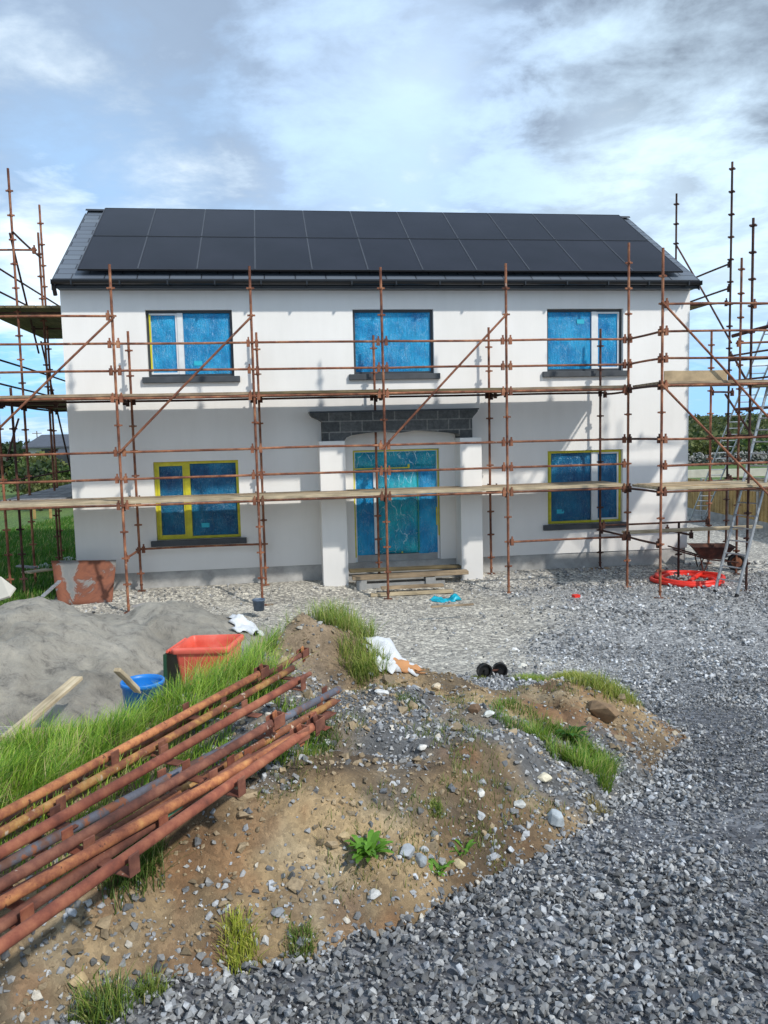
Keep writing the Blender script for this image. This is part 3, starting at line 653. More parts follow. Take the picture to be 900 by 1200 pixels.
# ------------------------------------------------------------------ house
house = empty('house', 'two storey white rendered house with dark slate roof and blue film over its windows', 'house', HM)
WIN = [(1.571, 3.237, 4.178, 5.474), (5.637, 7.30, 4.178, 5.474), (9.72, 11.40, 4.178, 5.474), (1.571, 3.237, .935, 2.505), (9.72, 11.40, .935, 2.505)]
DOOR = (5.562, 7.368, .30, 2.632)
def wall_with_holes(holes, x0, x1, z0, z1, depth):
    mb = MB(); X = sorted({x0, x1, *[h[0] for h in holes], *[h[1] for h in holes]}); Z = sorted({z0, z1, *[h[2] for h in holes], *[h[3] for h in holes]})
    def hole(a, b): return any(h[0] < a < h[1] and h[2] < b < h[3] for h in holes)
    for i in range(len(X)-1):
        for j in range(len(Z)-1):
            if not hole((X[i]+X[i+1])/2, (Z[j]+Z[j+1])/2): mb.add([(X[i], 0, Z[j]), (X[i+1], 0, Z[j]), (X[i+1], 0, Z[j+1]), (X[i], 0, Z[j+1])], [(0, 1, 2, 3)])
    for a, b, c, d in holes:
        mb.add([(a, 0, c), (a, depth, c), (a, depth, d), (a, 0, d)], [(0, 1, 2, 3)]); mb.add([(b, 0, c), (b, depth, c), (b, depth, d), (b, 0, d)], [(3, 2, 1, 0)])
        mb.add([(a, 0, d), (b, 0, d), (b, depth, d), (a, depth, d)], [(3, 2, 1, 0)]); mb.add([(a, 0, c), (b, 0, c), (b, depth, c), (a, depth, c)], [(0, 1, 2, 3)])
    return mb
D_ = 6.2; RZ, RV = 8.15, 3.08
wall = wall_with_holes(WIN+[DOOR], 0, W, .34, EAVE, .16)
for x in (0, W):
    p = [(x, 0, .34), (x, D_, .34), (x, D_, EAVE), (x, RV, RZ-.12), (x, 0, EAVE)]
    wall.add(p, [(0, 1, 2, 3, 4) if x == W else (4, 3, 2, 1, 0)])
wall.add([(0, D_, .34), (W, D_, .34), (W, D_, EAVE), (0, D_, EAVE)], [(3, 2, 1, 0)])
wall.build('wall', M['plaster'], house)
pl = MB()
pl.add([(.03, .02, -.5), (DOOR[0]-.0, .02, -.5), (DOOR[0], .02, .34), (.03, .02, .34)], [(0, 1, 2, 3)]); pl.add([(DOOR[1], .02, -.5), (W-.03, .02, -.5), (W-.03, .02, .34), (DOOR[1], .02, .34)], [(0, 1, 2, 3)])
pl.add([(.03, .02, -.5), (.03, D_, -.5), (.03, D_, .34), (.03, .02, .34)], [(3, 2, 1, 0)]); pl.add([(W-.03, .02, -.5), (W-.03, D_, -.5), (W-.03, D_, .34), (W-.03, .02, .34)], [(0, 1, 2, 3)])
pl.add([(DOOR[0], .02, -.5), (DOOR[1], .02, -.5), (DOOR[1], .02, .30), (DOOR[0], .02, .30)], [(0, 1, 2, 3)])
pl.build('plinth', M['plinth'], house)
# roof
def roof_part():
    e = -.36; sl = (RZ-6.0)/(RV-e); o = .09; x0, x1 = -o+.1, W+o-.1
    me = bpy.data.meshes.new('roof'); x0, x1 = -.02, W+.02
    zb = RZ-sl*(D_+.3-RV)
    vs = [(x0, e, 6.0), (x1, e, 6.0), (x1, RV, RZ), (x0, RV, RZ), (x1, D_+.3, zb), (x0, D_+.3, zb), (x0, e, 5.93), (x1, e, 5.93), (x1, RV, RZ-.1), (x0, RV, RZ-.1), (x1, D_+.3, zb-.07), (x0, D_+.3, zb-.07)]
    fs = [(0, 1, 2, 3), (3, 2, 4, 5), (0, 6, 7, 1), (1, 7, 8, 2), (2, 8, 10, 4), (0, 3, 9, 6), (3, 5, 11, 9), (7, 6, 9, 8), (8, 9, 11, 10), (4, 10, 11, 5)]
    me.from_pydata(vs, [], fs); uv = me.uv_layers.new(name='UVMap'); L = math.hypot(RV-e, RZ-6)
    for p in me.polygons:
        for li in p.loop_indices:
            v = vs[me.loops[li].vertex_index]; uv.data[li].uv = (v[0], (v[1]-e)/(RV-e)*L)
    me.materials.append(M['slate']); o = bpy.data.objects.new('roof', me); COL.objects.link(o); o.parent = house; return o
roof = roof_part()
rt = MB()
for i in range(29):
    a = -.04+i*.447; rt.loft([[(xx, RV+math.sin(t)*.13*k, RZ-.03+math.cos(t)*.075*k) for t in np.linspace(-1.5, 1.5, 7)] for xx, k in ((a, 1.0), (a+.44, .96))], True, False)
rt.build('ridge_tiles', M['slate'], roof)
MB().box((.0, -.30, 5.83), (W+.0, -.28, 5.995)).box((.0, -.30, 5.845), (W, .0, 5.862)).build('fascia', M['black'], house)
gt = MB(); gt.loft([[(x, -.37+.075*math.cos(t), 5.965+.075*math.sin(t)) for t in np.linspace(math.pi, 2*math.pi, 9)] for x in (-.04, W+.02)], True, False)
gt.loft([[(x, -.37+.068*math.cos(t), 5.967+.068*math.sin(t)) for t in np.linspace(math.pi, 2*math.pi, 9)] for x in (-.04, W+.02)], True, False)
gt.box((-.05, -.45, 5.885), (-.038, -.29, 5.975)).box((W+.018, -.45, 5.885), (W+.03, -.29, 5.975)).box((-.04, -.452, 5.955), (W+.02, -.437, 5.972))
for i in range(15): gt.box((.3+i*.88, -.455, 5.88), (.33+i*.88, -.3, 5.978))
gt.build('gutter', M['black'], house)
MB().tube((-.03, -.33, 5.89), (-.03, -.22, 5.72), .04, 10).build('gutter_outlet', M['black'], house)
for x in (0, W):                       # barge boards
    mb = MB(); s_ = -.055 if x == 0 else .035; t = .02
    pts = [(-.30, 5.80), (-.30, 5.97), (RV, RZ-.05), (D_+.25, RZ-.05-(RZ-5.97)/(RV+.3)*(D_+.25-RV)), (D_+.25, RZ-.22-(RZ-5.97)/(RV+.3)*(D_+.25-RV)), (RV, RZ-.22)]
    mb.loft([[(x+s_, a, b) for a, b in pts], [(x+s_+t*(1 if x else -1), a, b) for a, b in pts]], cap0=True, cap1=True); mb.build('bargeboard', M['black'], house)

def rect_ring(mb, a, b, c, d, w, y0, y1):     # frame bars butt jointed
    mb.box((a, y0, c), (a+w, y1, d)); mb.box((b-w, y0, c), (b, y1, d)); mb.box((a+w, y0, d-w), (b-w, y1, d)); mb.box((a+w, y0, c), (b-w, y1, c+w))
def film_mesh(x0, x1, z0, z1, y, amp=.012, nx=26, nz=26, seed=0):
    mb = MB(); vs = []; 
    for j in range(nz+1):
        for i in range(nx+1):
            x = x0+(x1-x0)*i/nx; z = z0+(z1-z0)*j/nz; e = min(i, nx-i, j, nz-j); k = min(1, e/2)
            vs.append((x, y-k*amp*float(fbm(np.array([x*1.0]), np.array([z*.45]), .16, seed)[0]*2), z))
    fs = [(j*(nx+1)+i, j*(nx+1)+i+1, (j+1)*(nx+1)+i+1, (j+1)*(nx+1)+i) for j in range(nz) for i in range(nx)]
    return mb.add(vs, fs, True)
def window(win, side, low, seed):
    a, b, c, d = win; f = MB(); root = None
    c2 = c+.06 if low else c+.10
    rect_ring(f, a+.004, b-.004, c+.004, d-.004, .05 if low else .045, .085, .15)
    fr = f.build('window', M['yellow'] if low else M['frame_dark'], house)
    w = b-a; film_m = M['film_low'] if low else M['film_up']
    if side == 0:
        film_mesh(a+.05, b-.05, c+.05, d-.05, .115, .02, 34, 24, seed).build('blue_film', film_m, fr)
    else:
        m0 = a+w*(.355 if side < 0 else .60); m1 = m0+w*.065
        s0, s1 = (a+.05, m0) if side < 0 else (m1, b-.05)          # opening sash
        l0, l1 = (m1, b-.05) if side < 0 else (a+.05, m0)          # fixed light
        MB().box((m0, .075, c+.052), (m1, .13, d-.052)).build('mullion', M['yellow'] if low and side < 0 else M['white_pvc'], fr)
        sm = MB(); rect_ring(sm, s0+.003, s1-.003, c+.055, d-.055, .035, .09, .128); sm.build('sash', M['yellow'] if low and side < 0 else (M['white_pvc'] if side > 0 else M['white_pvc']), fr)
        film_mesh(s0+.035, s1-.035, c+.09, d-.09, .118, .01, 10, 24, seed+1).build('blue_film', film_m, fr)
        film_mesh(l0+.003, l1-.003, c+.055, d-.055, .115, .018, 24, 24, seed).build('blue_film', film_m, fr)
        if low:
            MB().box((a+.056, .07, c+.052), (a+.10, .086, d-.052)).build('masking_tape', M['yellow'], fr)
        elif side < 0:
            MB().box((a+.052, .07, c+.12), (a+.085, .086, d-.08)).build('masking_tape', M['yellow'], fr)
        q = l0+.18 if (low or side < 0) else l1-.32
        zq = c+.22 if (low or side < 0) else d-.3
        MB().box((q, .088, zq), (q+.16, .092, zq+.09)).build('sticker', M['cyan'], fr)
    s = MB(); s.box((a-.11, -.075, c-.12), (b+.11, .0, c-.004)); s.box((a+.004, .0, c-.06), (b-.004, .084, c+.003)); bevel(s.build('sill', M['slate_sill'], fr), .006, 1)
    return fr
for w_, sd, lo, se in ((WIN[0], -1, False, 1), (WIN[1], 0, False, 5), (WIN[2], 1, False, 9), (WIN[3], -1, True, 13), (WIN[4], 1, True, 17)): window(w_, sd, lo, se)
# door set
a, b, c, d = DOOR
f = MB(); rect_ring(f, a+.004, b-.004, c+.004, d-.004, .05, .07, .15); dr = f.build('door', M['white_pvc'], house)
MB().box((a+.42, .06, c+.16), (a+.50, .13, d-.42)).build('door_post', M['white_pvc'], dr)
MB().box((a+.054, .055, c+.004), (b-.054, .155, c+.14)).build('threshold', M['concrete'], dr)
MB().box((a+.054, .08, d-.42), (b-.054, .13, d-.36)).build('transom_rail', M['film_door'], dr)
film_mesh(a+.05, a+.42, c+.11, d-.42, .09, .02, 10, 40, 30).build('side_film', M['film_up'], dr)
film_mesh(a+.50, b-.45, c+.15, d-.42, .075, .07, 26, 44, 31).build('door_film', M['film_door'], dr)
film_mesh(b-.455, b-.05, c+.12, d-.42, .06, .035, 14, 44, 32).build('side_film', M['film_up'], dr)
film_mesh(a+.05, b-.05, d-.36, d-.05, .07, .04, 40, 12, 33).build('top_film', M['film_door'], dr)
tp = MB(); tp.box((a+.03, .05, d-.40), (b-.62, .068, d-.375)); tp.box((b-.66, .04, d-.40), (b-.62, .058, d-.28)); tp.box((a+.006, .045, c+.1), (a+.03, .068, d-.02)); tp.box((a+.006, .045, d-.035), (b-.006, .068, d-.012))
tp.box((b-.028, .045, c+.5), (b-.008, .068, d-.02)); tp.box((b-.075, .035, c+.72), (b-.05, .05, c+1.1)); tp.box((a+.56, .025, c+1.0), (a+.66, .04, c+1.06)); tp.box((a+.53, .025, c+1.08), (a+.56, .04, c+1.2)); tp.box((a+.62, .025, c+1.1), (a+.66, .04, c+1.2)); tp.box((b-.83, .03, c+.16), (b-.80, .045, c+.32))
tp.build('masking_tape', M['yellow'], dr)
MB().box((b-.46, .03, c+.2), (b-.445, .045, d-.45)).build('door_edge', simple('green_edge', (.05, .35, .2), .5, .1, 5, 0), dr)
# lintel: corbelled blockwork with arch underside
lt = MB(); prof = [(4.70, 3.37), (4.74, 3.32), (4.86, 3.27), (4.93, 3.22), (4.93, 3.0), (4.93, 2.84), (5.36, 2.84), (5.40, 2.90), (5.5, 2.94), (5.8, 2.98), (6.2, 3.0), (6.5, 2.97), (6.8, 3.01), (7.1, 2.99), (7.55, 2.95), (7.70, 2.92), (7.72, 2.84), (7.97, 2.84), (7.97, 3.0), (7.97, 3.22), (8.0, 3.27), (8.05, 3.32), (8.09, 3.37)]
top = [(x, 3.40) for x, z in prof]
def arc_face(y): return [(x, y, z) for x, z in prof]+[(x, y, z) for x, z in reversed(top)]
n = len(prof); vs = [(x, -.46, z) for x, z in prof]+[(x, -.46, 3.40) for x, _ in prof]+[(x, 0.0, z) for x, z in prof]+[(x, 0.0, 3.40) for x, _ in prof]
fs = [(i, i+1, n+i+1, n+i) for i in range(n-1)]+[(i, 2*n+i, 2*n+i+1, i+1) for i in range(n-1)]+[(n+i, n+i+1, 3*n+i+1, 3*n+i) for i in range(n-1)]+[(0, n, 3*n, 2*n), (n-1, 3*n-1, 4*n-1, 2*n-1)]
lt.add(vs, fs); lint = lt.build('porch_lintel', M['block'], house)
MB().box((4.68, -.48, 3.403), (8.11, 0, 3.43)).build('flashing', M['black'], lint)
for x0, x1, zt in ((4.85, 5.36, 2.838), (7.70, 8.15, 2.838)):
    p = MB(); p.box((x0, -.50, -.25), (x1, 0.0, zt)); bevel(p.build('pillar', M['plaster'], house), .008, 1)
MB().box((5.362, -.34, -.3), (7.698, .018, .08)).box((5.7, -.7, -.3), (7.3, -.343, -.03)).build('door_step', M['concrete'], house)
# solar panels
SL = math.atan2(RZ-6.0, RV+.36)
def on_roof(u, t, h=.0):               # t metres up the slope from the eave edge
    return (u-math.sin(0), -.36+math.cos(SL)*t-math.sin(SL)*h, 6.0+math.sin(SL)*t+math.cos(SL)*h)
ords = ['first', 'second', 'third', 'fourth', 'fifth', 'sixth', 'seventh', 'eighth', 'ninth', 'tenth', 'eleventh']
PW, PH = 1.106, 1.87; U0 = .41
def panel_proto():
    r = bpy.data.objects.new('solar_panel', None); COL.objects.link(r); f = MB(); rect_ring(f, .004, PW-.004, 0, PH-.01, .014, 0, .035)
    f.v = [(x, z, y) for x, y, z in f.v]; f.f = [tuple(reversed(q)) for q in f.f]; f.build('frame', M['pv_frame'], r)
    g = MB(); g.box((.018, .014, .006), (PW-.018, PH-.024, .031)); g.build('glass', M['pv'], r); MB().box((-.004, .03, .0355), (.007, PH-.05, .039)).build('joint_strip', M['roof_far'], r); return r
proto = panel_proto(); first = True
for row in (1, 0):
    for i in range(11):
        o = proto if first else copy_tree(proto); first = False
        loc = on_roof(U0+i*PW, .14+row*(PH+.012), .10)
        o.matrix_world = HM @ Matrix.Translation(loc) @ Matrix.Rotation(SL, 4, 'X')
        tag(o, 'black solar panel, %s from the left in the %s row on the roof' % (ords[i], ['lower', 'upper'][row]), 'solar panel', 'solar panels in two rows on the roof')
rl = MB()
for i in range(12):
    pass
# ------------------------------------------------------------------ scaffolds
NP = .4835; Z0 = 1.77
def nodes(zb, zt):
    z = Z0-8*NP; out = []
    while z < zt-.05:
        if z > zb+.15: out.append(z)
        z += NP
    return out
def standard(u, v, zt, parent, zb=None, mat='rust', lean=(0, 0)):
    X, Y, _ = hw(u, v, 0); g = gz(X, Y); zb = g if zb is None else zb
    mb = MB(); P = lambda z: (u+lean[0]*(z-zb), v+lean[1]*(z-zb), z)
    mb.tube(P(zb+.03), P(zt), .0242, 10, bend=random.uniform(-.008, .008), segs=6)
    for z in nodes(zb, zt):
        c = P(z); mb.tube((c[0], c[1], z-.022), (c[0], c[1], z+.022), .034, 10)
        for q in range(4):
            a = q*math.pi/2; dx, dy = math.cos(a), math.sin(a)
            m_ = Matrix.Translation((c[0]+dx*.045, c[1]+dy*.045, z)) @ Matrix.Rotation(a, 4, 'Z'); mb.box((-.022, -.016, -.014), (.026, .016, .016), m_)
    o = mb.build('standard', M[mat], parent)
    b = MB(); b.box((u-.075, v-.075, zb), (u+.075, v+.075, zb+.008)); b.tube((u, v, zb+.008), (u, v, zb+.2), .017, 8); b.tube((u, v, zb+.11), (u, v, zb+.135), .035, 6); b.build('base_plate', M[mat], o)
    return o
def member(name, a, b, parent, mat='rust', r=.0215, clamps=True, over=0.0):
    a = Vector(a); b = Vector(b); d = (b-a).normalized(); mb = MB()
    j = Vector((random.uniform(-.004, .004), random.uniform(-.004, .004), random.uniform(-.008, .008)))
    mb.tube(a-d*over+j, b+d*over+j*.3, r, 9, bend=random.uniform(-.012, .012), segs=5)
    if clamps:
        for e, s in ((a, 1), (b, -1)):
            c = e+d*.055*s; M_ = frame_from(c, c+d); mb.box((-.03, -.03, -.075), (.03, .03, .05), M_); mb.box((-.008, -.014, .05), (.02, .014, .10), M_)
    return mb.build(name, M[mat], parent)
OUT, INN = -1.4, -.22
US = [-1.21, 1.20, 3.64, 6.03, 8.42, 10.87]
TOP = [5.3, 6.05, 6.03, 6.02, 6.1, 6.5]
sc1 = empty('scaffold', 'rusty steel scaffold standing across the front of the white house', 'scaffold', HM, 'scaffolds around the house')
dk = lambda: random.choice(['rust', 'rust', 'rust', 'rust_dark'])
for u, t in zip(US, TOP): standard(u, OUT, t, sc1)
for u, t, m_ in ((1.26, 5.04, 'rust'), (3.70, 5.0, 'rust'), (6.02, 4.93, 'rust'), (8.40, 5.07, 'rust'), (10.80, 5.03, 'rust_dark'), (-.95, 4.0, 'rust_dark')): standard(u, INN, t, sc1, mat=m_)
for i in range(5):
    for k in (0, 1, 2, 4, 5, 6):
        z = Z0+k*NP; member('ledger', (US[i]+.02, OUT, z), (US[i+1]-.02, OUT, z), sc1)
    for k in (0, 4): member('ledger', (US[i]+.05, INN, Z0+k*NP), (US[i+1]-.02, INN, Z0+k*NP), sc1, 'rust_dark')
member('ledger', (US[0], OUT, Z0+7*NP), (US[1]-.02, OUT, Z0+7*NP), sc1)
member('ledger', (-3.6, OUT, Z0), (US[0], OUT, Z0), sc1); member('ledger', (-3.6, OUT, Z0+4*NP), (US[0], OUT, Z0+4*NP), sc1)
member('ledger', (8.44, OUT, Z0-2*NP), (10.85, OUT, Z0-2*NP), sc1); member('ledger', (1.28, INN, Z0-2*NP), (3.68, INN, Z0-2*NP), sc1)
member('ledger', (10.82, INN, Z0-2*NP+.1), (13.3, INN, Z0-2*NP+.1), sc1, 'rust_dark')
for u in US[1:]:
    for k in (0, 4): member('transom', (u, OUT+.02, Z0+k*NP-.03), (u, INN-.02, Z0+k*NP-.03), sc1, 'rust_dark')
member('transom', (1.2, OUT, Z0-2*NP), (1.26, INN, Z0-2*NP), sc1)
member('transom', (10.80, INN, Z0-2*NP), (10.87, OUT, Z0-2*NP), sc1, 'rust_dark'); member('transom', (10.87, OUT, Z0-2*NP), (10.95, -2.6, Z0-2*NP), sc1, 'rust_dark')
YO = OUT-.06
def plane_pt(px, py, v):
    r = ray(px, py); dx, dy = r[0], r[1]; ox, oy = -HX, -HY
    ou, ov = ox*cY+oy*sY, -ox*sY+oy*cY; du, dv = dx*cY+dy*sY, -dx*sY+dy*cY; t = (v-ov)/dv
    return (ou+du*t, v, CZ+r[2]*t)
for (p, q, v_) in (((-40, 540), (131, 374), YO), ((144, 527), (292, 374), YO), ((450, 524), (592, 370), YO)):
    member('brace', plane_pt(*p, v_), plane_pt(*q, v_), sc1, clamps=False, over=.06)
# F corner and the run to the right
sc2 = empty('scaffold', 'rusty scaffold with ladder bays at the right gable of the house', 'scaffold', HM, 'scaffolds around the house')
F_ = (10.95, -2.62)
standard(*F_, 6.13, sc2); standard(12.84, -2.35, 6.74, sc2, mat='rust_dark')
for k in (0, 1, 2, 4, 5, 6, 7):
    z = Z0+k*NP; member('ledger', (F_[0]+.02, F_[1], z), (13.35, F_[1], z), sc2, dk()); member('ledger', (13.37, F_[1], z), (15.8, F_[1], z), sc2, dk())
for k in (0, 2, 4, 5, 6): member('transom', (10.87, OUT-.02, Z0+k*NP), (F_[0], F_[1]+.02, Z0+k*NP), sc2, 'rust_dark' if k < 5 else 'rust')
standard(13.37, F_[1], 6.1, sc2)
standard(13.28, INN, 4.95, sc2); standard(14.12, .5, 8.69, sc2, mat='rust_dark'); standard(14.25, 3.2, 8.8, sc2, mat='rust_dark'); standard(13.55, -.85, 6.35, sc2); standard(13.3, 2.2, 5.4, sc2, mat='rust_dark')
RR = (14.12, .5); RB = (14.25, 3.2)
for z in (6.52, 5.99): member('ledger', (*RR, z), (*RB, z), sc2, 'rust_dark')
member('brace', (14.25, 3.1, 7.45), (14.1, .45, 4.85), sc2, 'rust_dark', clamps=False, over=.1)
for z in (4.5, 3.95, 2.74, 1.77): member('ledger', (14.12, .5, z), (14.6, -3.4, z+.0), sc2, 'rust_dark')
for z in (3.68, 1.75): member('transom', (13.28, INN, z), (14.12, .3, z), sc2, 'rust_dark')
member('brace', plane_pt(778, 356, F_[1]-.05), plane_pt(905, 494, F_[1]-.05), sc2, clamps=False, over=.06)
member('brace', plane_pt(780, 455, F_[1]-.05), plane_pt(905, 584, F_[1]-.05), sc2, clamps=False, over=.1)
member('ledger', (12.84, -2.35, 5.18), (15.6, -2.3, 5.28), sc2, 'rust'); member('ledger', (13.0, -1.6, 4.56), (15.6, -1.9, 4.6), sc2, 'rust')
Hinv = HM.inverted()
def hp(px, py, Y): return tuple(Hinv @ Vector(pt(px, py, Y)))
member('tube_end', hp(858, 394, 17.5), hp(915, 379, 16.6), sc2, 'rust_dark', .04, False); member('tube_end', hp(856, 422, 17.5), hp(915, 419, 17), sc2, 'rust_dark', .03, False)
member('tube_end', hp(862, 480, 17.5), hp(915, 476, 17), sc2, 'rust_dark', .035, False); member('brace', hp(850, 462, 18), hp(885, 516, 17), sc2, 'rust_dark', .024, False)
member('brace', hp(861, 420, 17), hp(875, 446, 17), sc2, 'rust_dark', .024, False)
# left gable
sc3 = empty('scaffold', 'rusty scaffold at the left gable of the house reaching above the eaves', 'scaffold', HM, 'scaffolds around the house')
standard(-1.17, 1.3, 8.5, sc3); standard(-1.25, 3.83, 8.48, sc3); standard(-1.0, 2.6, 7.55, sc3, mat='rust'); standard(-1.2, INN, 7.2, sc3)
standard(-1.2, 6.4, 5.2, sc3, mat='rust_dark')
for z in (6.72, 6.1): member('ledger', hp(-12, 308+(6.72-z)*46, 17.0), hp(73, 361+(6.72-z)*30, 22.5), sc3, 'rust_dark', clamps=False)
member('ledger', hp(-12, 418, 17.0), hp(78, 447, 22), sc3, 'rust_dark', clamps=False); member('ledger', hp(-12, 447, 17), hp(66, 466, 22), sc3, 'rust_dark', clamps=False)
member('ledger', hp(-10, 293, 17.0), hp(43, 293, 17.0), sc3); member('brace', hp(17, 273, 16.9), hp(46, 300, 17.3), sc3, 'rust_dark', clamps=False, over=.05)
member('brace', hp(12, 276, 16.85), hp(45, 412, 19), sc3, 'rust_dark', clamps=False, over=.05)
member('brace', hp(48, 400, 19), hp(86, 565, 20.5), sc3, 'rust_dark', clamps=False); member('brace', hp(22, 490, 17.5), hp(8, 540, 17.2), sc3, 'rust_dark', clamps=False)
member('ledger', hp(0, 566, 21), hp(84, 551, 21), sc3, 'rust_dark', clamps=False)
for v_ in (-.2, 1.3, 3.8):
    for z in (1.75, 3.68): member('transom', (-1.2, v_, z), (-.1, v_, z), sc3, 'rust_dark')
for v_ in (1.3, 3.8): member('transom', (-1.6, v_, 5.62), (-.08, v_, 5.62), sc3, 'rust_dark')
for z in (1.77, 3.7): member('ledger', (-1.2, -.2, z), (-1.17, 1.28, z), sc3, 'rust_dark'); member('ledger', (-1.17, 1.32, z), (-1.25, 3.8, z), sc3, 'rust_dark')
member('ledger', (-.1, 1.3, 5.62), (-.1, 6.3, 5.62), sc3, 'rust_dark')

# scaffold boards: each lies loose on the transoms
def board(name, a, b, w, mat, label, cat, group=None, th=.05, up=(0, 0, 1), seg=8, sag=.0):
    a = Vector(a); b = Vector(b); L = (b-a).length; mb = MB(); rings = []
    for k in range(seg+1):
        t = k/seg; j = random.uniform(-.003, .003); dz = -sag*math.sin(t*math.pi)+random.uniform(-.002, .002)
        rings.append([(L*t, -w/2+j, dz), (L*t, w/2+j, dz), (L*t, w/2+j, dz+th), (L*t, -w/2+j, dz+th)])
    mb.loft(rings, cap0=True, cap1=True); o = mb.build(name, mat, center=False) if False else None
    me = bpy.data.meshes.new(name); me.from_pydata([tuple(v) for v in mb.v], [], mb.f); me.materials.append(mat); o = bpy.data.objects.new(name, me); COL.objects.link(o)
    o.matrix_world = frame_from(a, b, up); bevel(o, .004, 1); tag(o, label, cat, group); return o
bays = ['far left bay', 'bay over the left windows', 'bay left of the doorway', 'bay right of the doorway', 'bay over the right windows']
rows = ['outermost', 'second from outside', 'third from outside', 'innermost']
for li, z in ((0, Z0), (4, Z0+4*NP)):
    lift = 'lower' if li == 0 else 'upper'
    for i in range(5):
        for r_ in range(4):
            v_ = OUT+.15+r_*.30; z_ = z+.024+random.uniform(0, .006)
            a = hw(US[i]-(.03 if i == 0 else -.004), v_+random.uniform(-.01, .01), z_); b = hw(US[i+1]-.004, v_+random.uniform(-.01, .01), z_+random.uniform(-.004, .01))
            board('scaffold_board', a, b, .285, M['board_pale'] if (li == 0 and r_ < 2) else random.choice([M['board'], M['board'], M['board_dark']]), 'scaffold board, %s on the %s lift in the %s' % (rows[r_], lift, bays[i]), 'scaffold board', 'boards on the front scaffold')
for r_ in range(4):
    for lift, z in (('lower', Z0), ('upper', Z0+4*NP)):
        v_ = -2.45+r_*.30; z_ = z+.03
        board('scaffold_board', hw(10.96, v_, z_), hw(13.4, v_, z_), .285, M['board_pale'] if z < 2 else M['board'], 'scaffold board, %s on the %s lift past the right corner post' % (rows[r_], lift), 'scaffold board', 'boards on the right scaffold')
        if r_ < 1: board('scaffold_board', hw(13.6, -1.2+r_*.3, z_-.02), hw(15.8, -1.1+r_*.3, z_-.02), .285, M['board_dark'], 'dark board on the %s lift running off to the right behind the ladders' % lift, 'scaffold board', 'boards on the right scaffold')
for z, n_ in ((Z0, 'lowest'), (Z0+4*NP, 'middle'), (5.66, 'highest')):
    for r_ in range(4):
        v0, v1 = (-.1, 6.2) if z < 5 else (1.1, 6.3); u_ = -.30-r_*.30
        board('scaffold_board', hw(u_, v0, z+.03), hw(u_-.03, v1, z+.03), .285, M['grey_wood'] if z < 2 else M['board_dark'], 'scaffold board, %s plank on the %s lift of the left gable' % (['innermost', 'second', 'third', 'outermost'][r_], n_), 'scaffold board', 'boards on the left gable scaffold')
        if r_ < 2 and z > 5: board('scaffold_board', hw(u_-1.2, v0, z+.03), hw(u_-1.23, v1, z+.03), .285, M['board_dark'], 'scaffold board, %s beyond the outermost plank of the highest left lift' % ['first', 'second'][r_], 'scaffold board', 'boards on the left gable scaffold')
for r_ in range(3): board('scaffold_board', hw(13.35+r_*.25, 1.0, 5.72), hw(13.35+r_*.25, 5.5, 5.72), .24, M['board_dark'], 'high olive scaffold board at the right gable, %s' % ['nearest the wall', 'middle one', 'outer one'][r_], 'scaffold board', 'boards on the right scaffold')
member('transom', (13.2, 1.0, 5.69), (14.15, .6, 5.69), sc2, 'rust_dark'); member('transom', (13.2, 3.2, 5.69), (14.25, 3.2, 5.69), sc2, 'rust_dark')
# upright toe boards (plywood)
board('toe_board', hw(11.02, -2.55, 3.86), hw(12.25, -2.55, 3.86), .22, M['ply'], 'tan plywood sheet standing on edge on the upper lift at the right corner', 'plywood sheet', None, .018, up=tuple(Vector(hw(0, -1, 0))-Vector(hw(0, 0, 0))))
board('plywood_sheet', hw(11.0, -2.0, Z0+.075), hw(12.4, -2.0, Z0+.085), .95, M['ply'], 'tan plywood sheet lying on the lower lift at the right corner', 'plywood sheet', None, .018)
board('scaffold_board', hw(10.9, -1.15, .83), hw(13.75, -1.35, .86), .22, M['board_pale'], 'pale plank lying low behind the ladders', 'plank')
standard(12.2, -.95, 1.0, sc2, mat='rust_dark'); member('transom', (12.2, -.4, .79), (12.2, -1.5, .79), sc2, 'rust_dark')

def ladder(name, a0, b0, d, L, label, step=.27):
    a0 = Vector(a0); b0 = Vector(b0); d = Vector(d).normalized(); r = empty(name, label, 'ladder', None, 'aluminium ladders at the right gable'); r.location = (a0+b0)/2; o = r.location.copy()
    for p in (a0, b0):
        s = MB(); m_ = frame_from(p-o, p-o+d, tuple((b0-a0).normalized())); s.box((0, -.03, -.013), (L, .03, .013), m_); s.build('stile', M['galv'], r)
    k = .3
    while k < L-.1:
        s = MB(); s.tube(a0-o+d*k, b0-o+d*k, .014, 8); s.build('rung', M['galv'], r); k += step
    for p in (a0, b0):
        s = MB(); m_ = frame_from(p-o, p-o+d, tuple((b0-a0).normalized())); s.box((-.02, -.035, -.02), (.06, .035, .02), m_); s.build('foot', M['rubber'], r)
d2 = Vector((7.9-6.25, 16.5-14.95, 3.85))
ladder('ladder', (6.22, 14.98, gz(6.22, 14.98)), (6.46, 14.58, gz(6.46, 14.58)), d2, 5.4, 'aluminium ladder whose feet stand nearest on the gravel by the red pipe coil')
p0 = Vector(pt(811, 603, 25.5)); p1 = Vector(pt(897, 386, 19.4)); q0 = Vector(pt(827, 602, 25.4))
q0.z = p0.z
g_ = gz(p0.x, p0.y); dd_ = (p1-p0).normalized(); t_ = (p0.z-g_-.0)/dd_.z; 
ladder('ladder', p0-dd_*t_, q0-dd_*t_, dd_, (p1-p0).length+t_+.5, 'longer aluminium ladder leaning behind the nearer one')

